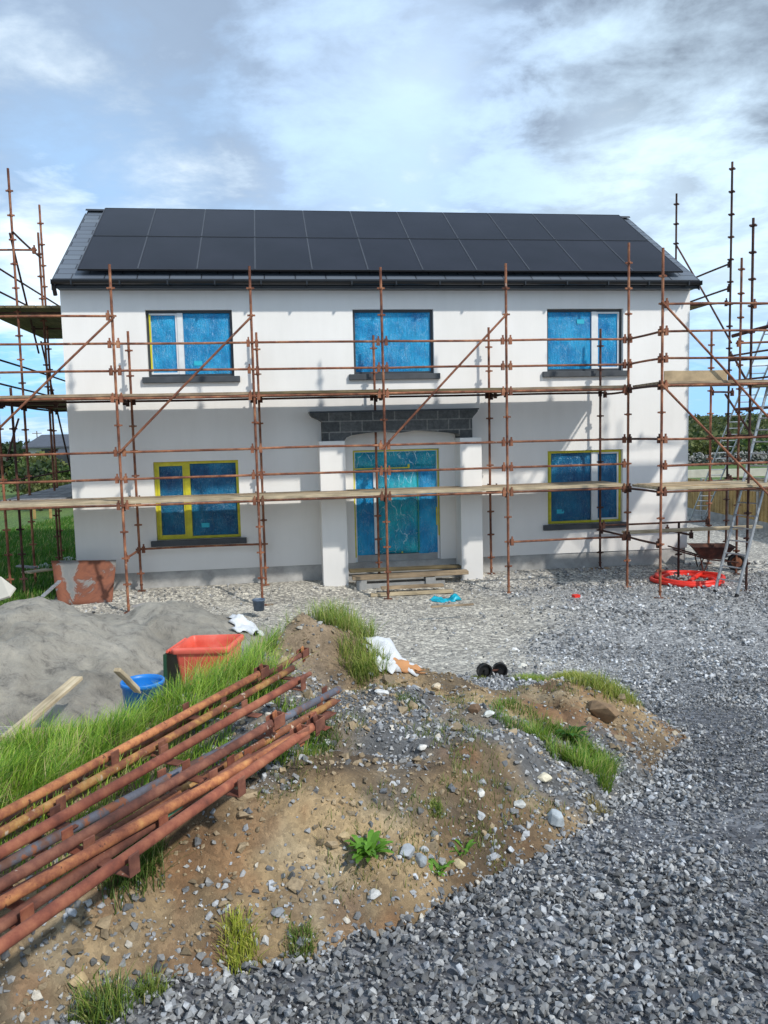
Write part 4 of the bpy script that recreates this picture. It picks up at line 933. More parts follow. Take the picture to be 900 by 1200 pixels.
# ------------------------------------------------------------------ rusty tubes on the mound
TZ0, TZ1 = 1.80, 1.77
def onz(px, py, z):
    r = ray(px, py); t = (z-CZ)/r[2]; return Vector((r[0]*t, r[1]*t, z))
tubes = [((303, 790), (0, 955), T_ORANGE, 'orange brown rusty tube nearest the long grass', 0.0197, .03, 'wedge'),
 ((343, 783), (0, 976), T_YELLOW, 'rusty tube with flaking yellow and white paint, second from the grass', 0.0189, 0, 'open'),
 ((350, 797), (0, 1000), T_RED, 'long straight reddish tube, third from the grass', 0.0205, .045, 'spigot'),
 ((397, 808), (0, 1016), T_BLUE, 'rusty tube with worn blue paint in the middle of the stack', 0.0189, 0, 'open'),
 ((318, 848), (0, 1037), T_BROWN, 'dark brown tube speckled with white mortar', .0195, .05, 'wedge'),
 ((346, 864), (0, 1060), T_ORANGE, 'bright orange rusty tube above the short brown one', .0188, .03, 'wedge'),
 ((392, 822), (250, 905), T_YELLOW, 'tube ending in yellow paint under the blue one', 0.0180, -.02, 'open'),
 ((292, 888), (0, 1083), T_BROWN, 'shorter brown tube with a smear of green paint', 0.0197, 0, 'open'),
 ((352, 768), (40, 945), T_BROWN, 'thin dark tube lying between the first and second from the grass', .017, -.03, 'wedge'),
 ((385, 838), (60, 1022), T_BROWN, 'thin brown tube lying low under the speckled one', .017, -.03, 'open'),
 ((366, 852), (0, 1110), T_RED, 'thick plain red brown tube at the lower front of the stack', .0195, .035, 'plate')]
rng_t = random.Random(5)
for (p, q, m_, lab, r_, dz, end) in tubes:
    r_ *= .84
    a = onz(*p, TZ0+dz); b = onz(*q, TZ1+dz); d = (b-a).normalized(); b2 = b+d*.55
    root = empty('scaffold_tube', lab, 'steel tube', Matrix.Translation(a), 'rusty scaffold tubes stacked on the mound')
    L = (b2-a).length
    MB().tube((0, 0, 0), d*L, r_, 20, segs=14, bend=rng_t.uniform(-.006, .006), hollow=True).build('pipe', m_, root)
    side = Vector((0, 0, 1)).cross(d).normalized()
    def clamp_at(t, s=1, k=1.0):
        c = d*t; mt = frame_from(c, c+d); mb = MB()
        mb.box((-.02, -.038, -.036), (.02, .038, -.029), mt); mb.box((-.02, .036*s-.003, -.036), (.02, .036*s+.003, .026), mt); return bevel(mb.build('lug', T_BROWN if m_ is not T_BROWN else T_RED, root), .002, 1)
    t = .35+rng_t.uniform(0, .2)
    while t < L-.1:
        clamp_at(t, rng_t.choice((-1, 1))); t += .495
    if end in ('wedge', 'plate'):
        mt = frame_from(Vector((0, 0, 0)), d) @ Matrix.Scale(.78, 4); mb = MB()
        # U shaped end pressing with a wedge through it
        mb.box((-.075, -.028, -.03), (.01, -.022, .035), mt); mb.box((-.075, .022, -.03), (.01, .028, .035), mt); mb.box((-.081, -.028, -.03), (-.075, .028, .035), mt)
        bevel(mb.build('end_clamp', T_BROWN, root), .003, 1)
        wm = MB(); m3 = mt @ Matrix.Rotation(R(12), 4, 'Y'); wm.box((-.055, -.005, -.07), (-.02, .005, .048), m3); bevel(wm.build('wedge', T_ORANGE if end == 'wedge' else T_BROWN, root), .003, 1)
    elif end == 'spigot':
        MB().tube(-d*.05, d*.02, r_*.8, 16, hollow=True).build('spigot', T_BROWN, root)
        clamp_at(.02)
    else: clamp_at(.06, -1)
    if 'green' in lab: 
        c = d*(.38); MB().tube(c, c+d*.09, r_+.0008, 20, caps=False).build('paint_smear', simple('green_paint', (.10, .30, .17), .6, .4, 30, .2), root)

# ------------------------------------------------------------------ bin, bucket and small things
def wheelie_bin():
    Yb = 6.9; c = pt(246, 753, Yb); zt = c[2]+.02; ztop = pt(243, 750, Yb)[2]; zb = ztop-1.0; gz_ = gz(c[0], Yb)
    root = empty('wheelie_bin', 'faded red plastic wheelie bin with its green lid hanging open', 'bin', Matrix.Translation((c[0]+.02, Yb, zb+.16)) @ Matrix.Rotation(R(-7), 4, 'Z') @ Matrix.Rotation(R(-2), 4, 'Y') @ Matrix.Scale(.83, 4))
    def rr(hx, hy, z, r=.04, dx=0): 
        out = []
        for sx, sy, a0 in ((1, 1, 0), (-1, 1, 90), (-1, -1, 180), (1, -1, 270)):
            for k in range(5):
                a = R(a0+k*22.5); out.append((dx+sx*(hx-r)+r*math.cos(a), sy*(hy-r)+r*math.sin(a), z))
        return out
    b = MB(); b.loft([rr(.21, .19, .04), rr(.275, .265, .93), rr(.275, .265, .935), rr(.305, .29, .94), rr(.307, .292, .985), rr(.295, .28, 1.0), rr(.27, .252, 1.0), rr(.26, .245, .93), rr(.20, .18, .08)], True, True, True, True); bevel(b.build('body', M['bin'], root), .004, 1)
    h = MB(); h.box((-.335, -.24, .945), (-.308, .24, .975)); h.tube((-.36, -.26, .965), (-.36, .26, .965), .016, 10)
    for y in (-.2, .2): h.box((-.36, y-.015, .93), (-.30, y+.015, .98))
    h.build('handle', M['bin'], root)
    l = MB(); mt = Matrix.Translation((-.38, 0, .95)) @ Matrix.Rotation(R(94), 4, 'Y')
    pr_l = []
    for t in range(9):
        x = .72*t/8; bulge = .035*math.sin(t/8*math.pi)
        pr_l.append([mt @ Vector((x, y, -(bulge*(1-(y/.31)**4))-.0)) for y in np.linspace(-.30, .30, 9)])
    l.loft(pr_l, True, False); l.box((0, -.31, -.004), (.74, -.30, .03), mt); l.box((0, .30, -.004), (.74, .31, .03), mt); l.box((.73, -.3, -.004), (.74, .3, .03), mt); l.build('lid', M['green_lid'], root)
    for y in (-.25, .25):
        w = MB(); w.tube((-.25, y-.025, .1), (-.25, y+.025, .1), .1, 20); w.build('wheel', M['rubber'], root)
wheelie_bin()
def bucket(px, py, Y, r, h, mat, label, name='bucket', stick=True):
    c = pt(px, py, Y); root = empty(name, label, 'bucket', Matrix.Translation((c[0], c[1], c[2]-h)))
    b = MB(); ring = lambda rr, z: [(rr*math.cos(a), rr*math.sin(a), z) for a in np.linspace(0, 2*math.pi, 28, endpoint=False)]
    b.loft([ring(r*.8, 0), ring(r*.97, h-.03), ring(r*1.04, h-.03), ring(r*1.04, h-.005), ring(r*1.02, h), ring(r*.95, h), ring(r*.94, h-.03), ring(r*.78, .02)], True, True, True, True); b.build('body', mat, root)
    return root, c
bucket(167, 797, 5.6, .148, .42, M['blue_plastic'], 'bright blue plastic tub half hidden behind the grass', 'tub')
a = Vector(pt(136, 787, 5.2)); b = Vector(pt(160, 811, 5.45)); d_ = (b-a).normalized(); board('timber_offcut', a, a+d_*.55, .05, M['board_pale'], 'short yellowish batten sticking out of the blue tub', 'timber', None, .03)
bucket(303, 702, 13.9, .11, .2, M['tin'], 'small grey blue pail at the foot of the second scaffold post', 'pail')
# planks on the sand
def plank(p, q, Yp, Yq, w, mat, label, th=.03, grp=None): board('timber_plank', pt(*p, Yp), pt(*q, Yq), w, mat, label, 'plank', grp, th)
plank((-15, 888), (91, 797), 4.7, 5.9, .085, M['board_pale'], 'pale plank leaning up against the sand heap')
plank((30, 862), (84, 855), 5.1, 5.3, .10, M['board'], 'short plank lying at the foot of the sand heap')
plank((-10, 868), (40, 874), 4.7, 5.0, .07, M['board'], 'grey lath lying in the grass at the left edge')
plank((-10, 880), (25, 884), 4.6, 4.7, .06, M['board_pale'], 'lowest broken lath at the left edge of the grass')
plank((15, 864), (60, 866), 5.0, 5.1, .05, M['board'], 'thin lath between the short plank and the grey lath')
# doorway planks
def hboard(a, b, w, mat, label, th=.05): board('timber_plank', hw(*a), hw(*b), w, mat, label, 'plank', 'planks used as a step at the doorway', th)
hboard((5.40, -.30, .16), (7.72, -.34, .16), .22, M['board_dark'], 'wide mossy plank against the door threshold', .05)
hboard((5.42, -.62, .06), (7.78, -.66, .08), .22, M['board'], 'wide worn plank forming the front step at the door', .07)
hboard((5.95, -.98, -.09), (7.2, -1.0, -.09), .14, M['board'], 'short plank on the low step in front of the door', .05)
hboard((5.72, -1.14, -.19), (7.35, -1.16, -.19), .13, M['board_pale'], 'long lower plank on the ground before the door', .055)
for x_ in (5.5, 6.9): MB().box((x_, -.74, -.22), (x_+.2, -.5, .055)).build('step_block', M['concrete'], house)
# sole boards
for (u, v, lab) in ((6.03, OUT, 'post in front of the door'), (8.42, OUT, 'post right of the doorway'), (10.87, OUT, 'dark post before the right window'), (F_[0], F_[1], 'corner post by the red pipe'), (10.8, INN, 'inner post under the right window'), (3.64, OUT, 'post left of the doorway'), (12.84, -2.35, 'post behind the ladder')):
    X, Y, _ = hw(u, v, 0); g = gz(X, Y); board('sole_board', (X-.2, Y-.02, g-.032), (X+.2, Y+.03, g-.03), .2, M['board'], 'small timber pad under the scaffold %s' % lab, 'timber pad', 'timber pads under scaffold posts', .03)
# red pipe coil
def coil():
    Yc = 16.2; c = pt(805, 681, Yc); g = gz(c[0], Yc); root = empty('pipe_coil', 'coil of bright red plastic duct lying on the gravel', 'pipe coil', Matrix.Translation((c[0], Yc, g)))
    for k, (r_, zz, ox, oy) in enumerate(((.68, .045, 0, 0), (.59, .045, .02, .01), (.64, .10, .03, -.02), (.52, .045, 0, 0))):
        mb = MB(); n = 48; m = 8; rings = []
        for i in range(n+1):
            a = 2*math.pi*i/n; rad = r_*(1+.02*math.sin(a*3+k)); zc = zz+.012*math.sin(a*2+k)
            rings.append([((rad+.045*math.cos(b))*math.cos(a)+ox, (rad+.045*math.cos(b))*math.sin(a)+oy, zc+.045*math.sin(b)) for b in np.linspace(0, 2*math.pi, m, endpoint=False)])
        mb.loft(rings, True, True); mb.build('pipe_turn', M['hose'], root)
    mb = MB(); mb.tube((-.05, -.25, .05), (.42, .35, .10), .045, 10); mb.build('loose_end', M['hose'], root)
coil()
def barrow():
    root = empty('wheelbarrow', 'rusty brown wheelbarrow parked behind the ladder', 'wheelbarrow', Matrix.Translation((6.95, 16.9, gz(6.95, 16.9))) @ Matrix.Rotation(R(-8), 4, 'Z'))
    t = MB(); rg = lambda x0, x1, hy, z: [(x0, -hy, z), (x1, -hy, z), (x1, hy, z), (x0, hy, z)]
    t.loft([rg(-.22, .18, .19, .28), rg(-.42, .40, .30, .55), rg(-.44, .42, .32, .55), rg(-.44, .42, .32, .535), rg(-.415, .39, .295, .535), rg(-.21, .17, .18, .295)], False, True, True, True); t.build('tray', M['rust_dark'], root)
    w = MB(); n = 28
    w.loft([[(.50+(.15+.045*math.cos(b))*math.cos(a), .05*math.sin(b), .19+(.15+.045*math.cos(b))*math.sin(a)) for b in np.linspace(0, 2*math.pi, 10, endpoint=False)] for a in np.linspace(0, 2*math.pi, n+1)], True, True); wh = w.build('wheel', M['rubber'], root)
    MB().tube((.50, -.03, .19), (.50, .03, .19), .11, 16).build('rim', M['rust'], wh)
    for y in (-1, 1):
        f = MB(); f.tube((.52, y*.07, .19), (-.1, y*.2, .27), .016, 8); f.tube((-.1, y*.2, .27), (-.85, y*.27, .50), .016, 8); f.build('handle', M['rust_dark'], root)
        l = MB(); l.tube((-.1, y*.2, .27), (-.22, y*.24, .0), .014, 8); l.tube((-.22, y*.24, 0), (-.3, y*.25, .34), .014, 8); l.build('leg', M['rust_dark'], root)
barrow()
# rusty steel sheet
a = Vector(pt(61, 707, 15.1)); b = Vector(pt(131, 708, 15.25)); 
def sheet():
    vs = []; fs = []; nx, nz = 10, 8; a0 = Vector(pt(68, 709, 15.0)); a1 = Vector(pt(131, 708, 15.15)); t0 = Vector(pt(60, 657, 15.35)); t1 = Vector(pt(136, 656, 15.5))
    for j in range(nz+1):
        for i in range(nx+1):
            l = a0.lerp(t0, j/nz); r_ = a1.lerp(t1, j/nz); p = l.lerp(r_, i/nx); p.y += .02*math.sin(i*.7)+.01*math.sin(j*1.3); vs.append(p)
    fs = [(j*(nx+1)+i, j*(nx+1)+i+1, (j+1)*(nx+1)+i+1, (j+1)*(nx+1)+i) for j in range(nz) for i in range(nx)]
    o = MB().add(vs, fs, True).build('metal_sheet', M['sheet']); s = o.modifiers.new('s', 'SOLIDIFY'); s.thickness = .006; tag(o, 'rusty steel sheet propped up at the left corner of the house', 'metal sheet')
sheet()
# plasterboard corner at the far left and small debris
def slab(name, pts, Y, mat, label, cat, th=.02):
    vs = [Vector(pt(x, y, Y+dy)) for x, y, dy in pts]; nrm = (vs[1]-vs[0]).cross(vs[2]-vs[0]).normalized(); n = len(vs)
    mb = MB(); mb.add(vs+[v+nrm*th for v in vs], [tuple(range(n)), tuple(reversed(range(n, 2*n)))]+[(i, n+i, n+(i+1) % n, (i+1) % n) for i in range(n)]); o = mb.build(name, mat); tag(o, label, cat); return o
slab('insulation_board', [(-25, 712, 0), (12, 700, 0), (19, 690, .1), (2, 677, .2), (-25, 690, .1)], 8.3, M['cream'], 'cream board edge sticking out of the sand heap at the far left', 'board')
def rag(name, px, py, Y, sx, sy, mat, label, seed, cat='sheeting', hgt=.06, dx=0):
    g = on_ground(px, py) if Y is None else (pt(px, py, Y)[0], Y, gz(pt(px, py, Y)[0], Y)); n = 14; V = []; rr = RNG
    for j in range(n+1):
        for i in range(n+1):
            x = (i/n-.5)*sx*(1+.25*math.sin(j*1.1+seed)); y = (j/n-.5)*sy*(1+.2*math.sin(i*.9+seed)); h = float(fbm(np.array([x+seed*3.1]), np.array([y]), max(sx, sy)*.28, seed)[0])
            e = min(i, n-i, j, n-j)/n*2; gg = gz(g[0]+x, g[1]+y)-g[2]
            V.append((x+.03*h, y, gg+.006+hgt*max(0, h-.25)*2*min(1, e*2.5)))
    F_l = [(j*(n+1)+i, j*(n+1)+i+1, (j+1)*(n+1)+i+1, (j+1)*(n+1)+i) for j in range(n) for i in range(n) if not ((i+j*3+seed) % 17 == 0 and min(i, j) == 0)]
    o = MB().add(V, F_l, True).build(name, mat, center=False); o.location = (g[0], g[1], g[2]); o.rotation_euler.z = seed*.7 % .6-.3
    s = o.modifiers.new('s', 'SOLIDIFY'); s.thickness = .004; tag(o, label, cat); return o
rag('plastic_sack', 458, 770, None, .30, .22, M['white_sack'], 'crumpled white plastic sack behind the mound', 3, 'sack', .04)
rag('plastic_sack', 448, 780, None, .15, .15, M['white_sack'], 'smaller torn white sack in front of the big one', 5, 'sack', .08)
rag('cardboard', 468, 783, None, .24, .11, M['orange_sack'], 'orange brown cardboard lying across the white sack', 8, 'cardboard', .04)
rag('plastic_sheeting', 521, 704, None, .50, .32, M['cyan_rag'], 'crumpled piece of blue film on the ground by the door', 4, 'sheeting', .16)
rag('plastic_bag', 286, 737, None, .30, .45, M['white_sack'], 'white plastic bag lying behind the grass knoll', 6, 'bag', .1)
rag('plastic_bag', 45, 645, 19, .5, .4, M['white_sack'], 'pale blue rubbish lying in the field at the left', 7, 'rubbish', .1)
rag('plastic_bag', 78, 640, 20, .35, .5, M['white_sack'], 'white rubbish in the grass near the house corner', 9, 'rubbish', .1)
plank((30, 672), (58, 668), 15.5, 16, .25, M['board_pale'], 'pale board offcut on the ground left of the rusty sheet')
plank((20, 664), (42, 666), 16.5, 16.5, .15, M['grey_wood'], 'grey board offcut at the edge of the field')
plank((50, 700), (70, 682), 12.5, 13.5, .06, M['galv'], 'bent grey channel propped near the rusty sheet')
plank((505, 712), (555, 709), 13.2, 13.3, .05, M['board'], 'thin stick lying under the blue film scrap')
plank((155, 712), (178, 707), 13.4, 13.5, .06, M['grey_wood'], 'grey stick on the rubble by the left post')
# pair of small black wheels on an axle
c0 = on_ground(568, 794); c1 = on_ground(586, 793)
wr = empty('wheel_axle', 'pair of small black plastic wheels standing at the back edge of the mound', 'wheels', Matrix.Translation(c0))
for c, ang in ((c0, 20), (c1, -5)):
    ring = lambda rr, y: [(rr*math.cos(a), y, rr*math.sin(a)) for a in np.linspace(0, 2*math.pi, 26, endpoint=False)]
    m = MB(); m.loft([ring(.086, -.028), ring(.086, .04), ring(.07, .04), ring(.07, .0), ring(.063, -.0), ring(.07, -.028), ring(.086, -.028)], True); m.loft([ring(.067, 0), ring(.002, -.006)], True)
    o = m.build('wheel', M['rubber'], wr); o.matrix_local = Matrix.Translation((c[0]-c0[0], c[1]-c0[1], c[2]-c0[2]+.075)) @ Matrix.Rotation(R(ang), 4, 'Z')
    h = MB(); h.tube((0, -.04, 0), (0, .04, 0), .022, 14); h.build('hub', M['rubber'], o)
MB().tube((0, .01, .075), (c1[0]-c0[0], c1[1]-c0[1]+.01, c1[2]-c0[2]+.075), .012, 10).build('axle', M['rust_dark'], wr)
# orange-red scrap by the wall
MB().box(*[tuple(np.array(pt(675, 698, 14.6))+np.array(d)) for d in ((-.06, -.05, -.03), (.06, .05, .02))]).build('plastic_offcut', M['hose'], None)
bpy.data.objects['plastic_offcut'].rotation_euler.z = .4; tag(bpy.data.objects['plastic_offcut'], 'small red plastic offcut on the rubble before the right window', 'offcut')

# ------------------------------------------------------------------ background
def leaf_cloud(name, blobs, n, size, ca, cb, parent=None):
    V = []; C = []
    tot = sum(b[3]*b[4] for b in blobs)
    for (x, y, z, rx, rz) in blobs:
        k = max(20, int(n*rx*rz/tot)); d = RNG.normal(0, 1, (k, 3)); d /= np.linalg.norm(d, axis=1)[:, None]; q = RNG.uniform(.55, 1.0, k)[:, None]*(1+RNG.normal(0, .10, (k, 1)))
        p = d*q*np.array([rx, rx, rz])+np.array([x, y, z]); s = size*RNG.uniform(.5, 1.4, k)[:, None]
        a = RNG.normal(0, 1, (k, 3)); a /= np.linalg.norm(a, axis=1)[:, None]; b = np.cross(a, RNG.normal(0, 1, (k, 3))); b /= np.linalg.norm(b, axis=1)[:, None]
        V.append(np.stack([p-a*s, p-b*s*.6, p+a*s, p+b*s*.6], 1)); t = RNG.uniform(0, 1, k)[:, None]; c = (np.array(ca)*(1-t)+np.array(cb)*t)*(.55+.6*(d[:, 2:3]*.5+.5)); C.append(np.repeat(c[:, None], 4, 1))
    V = np.concatenate(V).reshape(-1, 3); C = np.concatenate(C).reshape(-1, 3); T = np.arange(len(V)).reshape(-1, 4)
    return np_mesh(name, V, T, C, M['leaf'], parent)
def bush(px, py, Y, w, h, label, ca, cb, n=1400, name='bush', cat='bush', group='shrubs around the fields', size=.12):
    x, _, zt = pt(px, py, Y); g = float(base(np.array([x]), np.array([Y]))[0]); h = max(h, zt-g); root = empty(name, label, cat, Matrix.Translation((x, Y, g)), group)
    bl = [(random.uniform(-.3, .3)*w, random.uniform(-.3, .3)*w, h*random.uniform(.35, .72), w*random.uniform(.22, .36), h*random.uniform(.22, .34)) for _ in range(8)]+[(0, 0, h*.7, w*.28, h*.3)]
    leaf_cloud('foliage', bl, n, size, ca, cb, root)
    t = MB(); 
    for k in range(4): a = random.uniform(0, 6.28); t.tube((0, 0, -.05), (math.cos(a)*w*.25, math.sin(a)*w*.25, h*.6), .05, 7, .015)
    t.build('stem', M['board_dark'], root)
OL = ((.06, .08, .02), (.17, .19, .05)); DK = ((.012, .03, .01), (.05, .08, .02)); MD = ((.025, .055, .012), (.10, .16, .03))
bush(47, 530, 52, 4.2, 2.0, 'olive bush in front of the grey roofed bungalow', *OL, n=2200, size=.16)
bush(60, 538, 46, 4.0, 1.6, 'dark bush below the olive one', *DK, n=1800, size=.16)
bush(35, 538, 48, 2.8, 1.5, 'small round bush at the left of the dark one', *MD, n=1200, size=.14)
bush(80, 543, 44, 2.5, 1.3, 'green bush right at the left house corner', *MD, n=1200, size=.14)
bush(45, 556, 38, 2.4, .9, 'low olive shrub in the middle of the left field', *OL, n=1000, size=.1)
x0 = pt(-40, 517, 85)
for i in range(9):
    bush(-45+i*10+random.uniform(-3, 3), 516+random.uniform(-2, 2), 90+random.uniform(-5, 5), 8, 3.0, ['dark hedge tree at the far left of the skyline', 'hedge tree, second from the left on the skyline', 'hedge tree, third from the left on the skyline', 'hedge tree, fourth from the left on the skyline', 'hedge tree left of the bungalow gable', 'tree behind the bungalow roof left part', 'tree behind the bungalow roof middle', 'tree behind the bungalow roof right part', 'tree hidden by the house corner'][i], *DK, n=900, name='hedge_tree', cat='tree', group='far hedge trees on the left', size=.3)
# bungalow
def bungalow():
    Yb = 75; xl = pt(33, 520, Yb)[0]; g = float(base(np.array([xl]), np.array([Yb]))[0]); zr = pt(50, 509, Yb)[2]; ze = pt(50, 522, Yb)[2]
    root = empty('bungalow', 'distant bungalow with a long grey roof and pale walls', 'house', Matrix.Translation((xl, Yb, g)))
    zr -= g; ze -= g; L = 16; MB().box((0, 0, 0), (L, 8, ze)).build('wall', M['render_far'], root)
    r = MB(); r.loft([[(x, -.5, ze-.1), (x, 4, zr), (x, 8.5, ze-.1), (x, 8.5, ze-.25), (x, -.5, ze-.25)] for x in (-.4, L+.4)], cap0=True, cap1=True); r.build('roof', M['roof_far'], root)
    for x in (1.2, 8, 12): MB().box((x, -.03, ze-1.5), (x+1.6, .0, ze-.35)).build('window', M['frame_dark'], root)
    s = MB(); s.loft([[(x, -3.4, 0), (x, -3.4, ze-.9), (x, -.52, ze-.28), (x, -.52, 0)] for x in (3.2, 6.6)], cap0=True, cap1=True); s.build('sunroom', M['frame_dark'], root)
bungalow()
for px, lab in ((38, 'left'), (57, 'right')):
    c = pt(px, 567, 33); g = float(base(np.array([c[0]]), np.array([33.]))[0]); o = MB().box((c[0]-.05, 32.95, g), (c[0]+.05, 33.05, g+.75)).build('marker_post', M['fence']); bevel(o, .02, 2); tag(o, 'short yellowish post in the left field, the %s one' % lab, 'post', 'yellow posts in the left field')
def simple_pole(px, pytop, Y, label):
    c = pt(px, pytop, Y); g = float(base(np.array([c[0]]), np.array([float(Y)]))[0]); root = empty('utility_pole', label, 'pole', Matrix.Translation((c[0], Y, g))); MB().tube((0, 0, 0), (0, 0, c[2]-g), .11, 8, .07).build('pole', M['board_dark'], root); MB().box((-.7, -.04, c[2]-g-.4), (.7, .04, c[2]-g-.3)).build('crossarm', M['board_dark'], root)
simple_pole(43, 505, 120, 'thin utility pole on the skyline left of the house')
# right side: fence along the boundary
def fence():
    A = Vector((10.75, 15.0)); B = Vector((10.35, 30.0)); root = empty('fence', 'tan close boarded timber fence on a concrete plinth right of the house', 'fence', Matrix.Translation((A.x, A.y, 0)))
    n = 8; Lb = (B-A)/n
    for i in range(n):
        p = A+Lb*i; q = A+Lb*(i+1); z = min(gz(p.x, p.y), gz(q.x, q.y)); mt = frame_from((p.x-A.x, p.y-A.y, z), (q.x-A.x, q.y-A.y, z)); L = Lb.length
        bevel(MB().box((.06, -.03, -.1), (L-.06, .03, .30), mt).build('plinth_board', M['concrete'], root), .005, 1)
        m = MB(); k = .07
        while k < L-.1: m.box((k, -.012+(.012 if int(k/.1) % 2 else 0), .303), (k+.105, .004+(.012 if int(k/.1) % 2 else 0), 1.30+random.uniform(-.008, .008)), mt); k += .1
        m.build('panel', M['fence'], root)
        bevel(MB().box((-.055, -.055, -.2), (.055, .055, 1.36), mt).build('post', M['concrete'], root), .008, 1)
fence()
def strip(name, pts, Y0, Y1, x0, x1, z, mat): pass
def long_box(name, x0, x1, y, th, z0, z1, mat, label, cat, n=24, jag=0):
    mb = MB(); r_ = []
    for i in range(n+1):
        x = x0+(x1-x0)*i/n; zt = z1+random.uniform(-jag, jag); r_.append([(x, y, z0), (x, y+th, z0), (x, y+th, zt), (x, y, zt)])
    mb.loft(r_, cap0=True, cap1=True); o = mb.build(name, mat); tag(o, label, cat); return o
gA = float(base(np.array([20.]), np.array([58.]))[0])
long_box('boundary_wall', 15, 60, 58, .4, gA-.2, pt(850, 549, 58)[2]-.05, M['cream'], 'low cream boundary wall beyond the timber fence', 'wall', 30, .02)
gB = float(base(np.array([30.]), np.array([86.]))[0])
def stone_wall():
    n = 2600; x = RNG.uniform(22, 75, n); zt = pt(840, 531, 88)[2]; z = RNG.uniform(gB-.2, zt, n); y = 88+RNG.uniform(-.25, .25, n)
    o = scatter('dry_stone_wall', np.stack([x, y, z], 1), RNG.uniform(.14, .36, n), RNG.uniform(.10, .30, n)[:, None]*C3(1, 1, .95)); tag(o, 'grey dry stone wall across the far lawn', 'stone wall')
stone_wall()
for i in range(26):
    px = 796+i*4.6+random.uniform(-2, 2); Y = random.choice([96, 100, 106, 112]); bush(px, 516+random.uniform(-5, 7), Y, 7+random.uniform(0, 3), 2.5, '%s shrub on the right skyline slope, number %d counting from the house' % (random.choice(['dark', 'green']), i+1) if False else ['dark', 'mid green', 'olive'][i % 3]+' shrub %s from the house corner along the far right slope' % (['first', 'second', 'third', 'fourth', 'fifth', 'sixth', 'seventh', 'eighth', 'ninth', 'tenth', 'eleventh', 'twelfth', 'thirteenth', 'fourteenth', 'fifteenth', 'sixteenth', 'seventeenth', 'eighteenth', 'nineteenth', 'twentieth', 'twenty first', 'twenty second', 'twenty third', 'twenty fourth', 'twenty fifth', 'twenty sixth'][i]), *[DK, MD, OL][i % 3], n=800, group='shrubs below the far right hill', size=.26)
# scrub on the hill
n = 2600; X = RNG.uniform(30, 230, n); Y = RNG.uniform(110, 330, n); k = (X > .33*Y) & (X < .6*Y); X, Y = X[k], Y[k]; Z = base(X, Y)
bl = [(a, b, c+.6, 2.4+RNG.uniform(0, 2), 1.6+RNG.uniform(0, 1.2)) for a, b, c in zip(X, Y, Z)]
o = leaf_cloud('hill_scrub', bl, 45000, .55, (.02, .045, .012), (.14, .16, .05)); tag(o, 'dense green scrub covering the far hillside on the right', 'scrub', kind='stuff')

# ------------------------------------------------------------------ sky and sun
SUN = Vector((.717, -.697, 0)).normalized()*math.cos(R(42)); SUN.z = math.sin(R(42))
w = bpy.data.worlds.new('World'); scene.world = w; w.use_nodes = True; nt = w.node_tree; bg = nt.nodes['Background']
sky = nt.nodes.new('ShaderNodeTexSky'); sky.sky_type = 'NISHITA'; sky.sun_disc = False; sky.sun_elevation = R(42); sky.sun_rotation = math.atan2(SUN.x, SUN.y)
tc = nt.nodes.new('ShaderNodeTexCoord').outputs['Generated']
sep = N(nt, 'ShaderNodeSeparateXYZ'); nt.links.new(tc, sep.inputs[0])
# project the direction on a cloud layer: (x, y)/(z+k)
def math_n(op, a, b=None, c=None, clamp=False):
    m = nt.nodes.new('ShaderNodeMath'); m.operation = op; m.use_clamp = clamp
    for i, v in enumerate((a, b, c)):
        if v is None: continue
        if isinstance(v, (int, float)): m.inputs[i].default_value = v
        else: nt.links.new(v, m.inputs[i])
    return m.outputs[0]
zz = math_n('ADD', math_n('MAXIMUM', sep.outputs[2], 0.0), .16)
cx = math_n('DIVIDE', sep.outputs[0], zz); cy = math_n('DIVIDE', sep.outputs[1], zz)
cmb = nt.nodes.new('ShaderNodeCombineXYZ'); nt.links.new(cx, cmb.inputs[0]); nt.links.new(cy, cmb.inputs[1]); cmb.inputs[2].default_value = 3.7
big = noise(nt, 1.5, 9, .58, cmb.outputs[0], .25); fine = noise(nt, 2.9, 9, .60, cmb.outputs[0], .2)
def blob(px, py, rad):                  # cloud mass in a given part of the sky, 1 at its centre
    d = Vector(ray(px, py)).normalized(); v = nt.nodes.new('ShaderNodeVectorMath'); v.operation = 'DISTANCE'; nt.links.new(tc, v.inputs[0]); v.inputs[1].default_value = d
    return math_n('SUBTRACT', 1.0, math_n('DIVIDE', math_n('ADD', v.outputs['Value'], math_n('MULTIPLY', math_n('SUBTRACT', fine, .5), rad*2.6)), rad), clamp=True)
cov = ramp(nt, big, [(.30, (.0, .0, .0)), (.50, (1, 1, 1))])
skyc = mix(nt, 1, sky.outputs[0], (.105, .118, .125), 'MULTIPLY')
deep = mix(nt, .5, skyc, (.42, .62, .80))
grey = ramp(nt, fine, [(.34, (.27, .32, .40)), (.45, (.40, .47, .57)), (.53, (.56, .65, .76)), (.61, (.68, .76, .83)), (.70, (.80, .85, .88))])
col = mix(nt, cov, deep, grey)
hz = ramp(nt, sep.outputs[2], [(0.0, (1, 1, 1)), (.10, (.6, .6, .6)), (.36, (0, 0, 0))])
col = mix(nt, math_n('MULTIPLY', hz, .45), col, (.74, .87, .98))
def add_blob(col, b, c, k): return mix(nt, math_n('MULTIPLY', b, k), col, c)
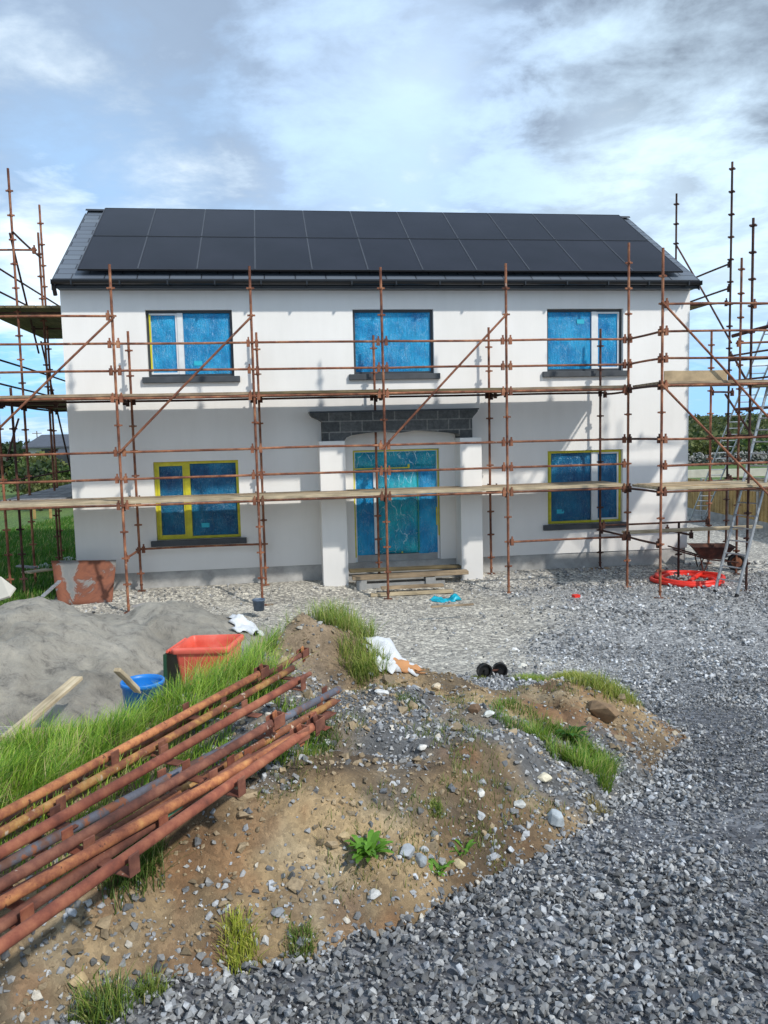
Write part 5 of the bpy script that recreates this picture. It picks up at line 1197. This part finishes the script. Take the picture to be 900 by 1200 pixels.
for (px, py, rad, c, k) in ((860, 80, .36, (.17, .19, .23), 2.4), (640, 140, .18, (.27, .31, .38), 1.7), (830, 150, .16, (.24, .27, .32), 1.3), (180, 60, .46, (.36, .43, .53), 1.3), (450, 30, .3, (.33, .39, .48), 1.3), (760, 200, .22, (.80, .92, 1.0), 1.0),
                             (130, 225, .18, (.42, .60, .82), .8), (480, 110, .16, (.75, .86, 1.0), .9), (30, 400, .13, (.36, .68, .93), 1.3), (840, 470, .16, (.38, .64, .93), 1.3), (470, 210, .22, (.60, .76, .96), .8), (70, 330, .10, (.95, .99, 1), 1.5), (880, 290, .14, (.80, .93, 1), 1.0)):
    col = add_blob(col, blob(px, py, rad), c, k)
col = mix(nt, 1, col, (.80, .89, .985), 'MULTIPLY'); nt.links.new(col, bg.inputs[0]); bg.inputs[1].default_value = 1.36
sd = bpy.data.lights.new('sun', 'SUN'); sd.energy = 3.35; sd.angle = R(2.0); sd.color = (1, .955, .88); so = bpy.data.objects.new('sun', sd); COL.objects.link(so); so.rotation_euler = SUN.to_track_quat('Z', 'Y').to_euler(); so.location = (20, -20, 30)

# ------------------------------------------------------------------ camera
cam = bpy.data.cameras.new('camera'); co = bpy.data.objects.new('camera', cam); COL.objects.link(co); scene.camera = co
cam.sensor_fit = 'VERTICAL'; cam.sensor_height = 32; cam.sensor_width = 24; cam.lens = F/1200*32; cam.clip_start = .05; cam.clip_end = 3000
cp, sp = math.cos(PITCH), math.sin(PITCH); cr, sr = math.cos(ROLL), math.sin(ROLL)
fwd = Vector((0, cp, -sp)); up0 = Vector((0, sp, cp)); rt0 = Vector((1, 0, 0))
rt_ = rt0*cr+up0*sr; up_ = -rt0*sr+up0*cr
# image x axis: u*cr - v*sr  ->  camera right = rt0*cr - up0*sr
rt_ = rt0*cr-up0*sr; up_ = rt0*sr+up0*cr
co.matrix_world = Matrix(((rt_.x, up_.x, -fwd.x, 0), (rt_.y, up_.y, -fwd.y, 0), (rt_.z, up_.z, -fwd.z, CZ), (0, 0, 0, 1)))
scene.view_settings.view_transform = 'Standard'; scene.view_settings.look = 'None'; scene.view_settings.exposure = 0
scene.render.engine = 'CYCLES'; scene.cycles.use_denoising = True; scene.cycles.max_bounces = 6
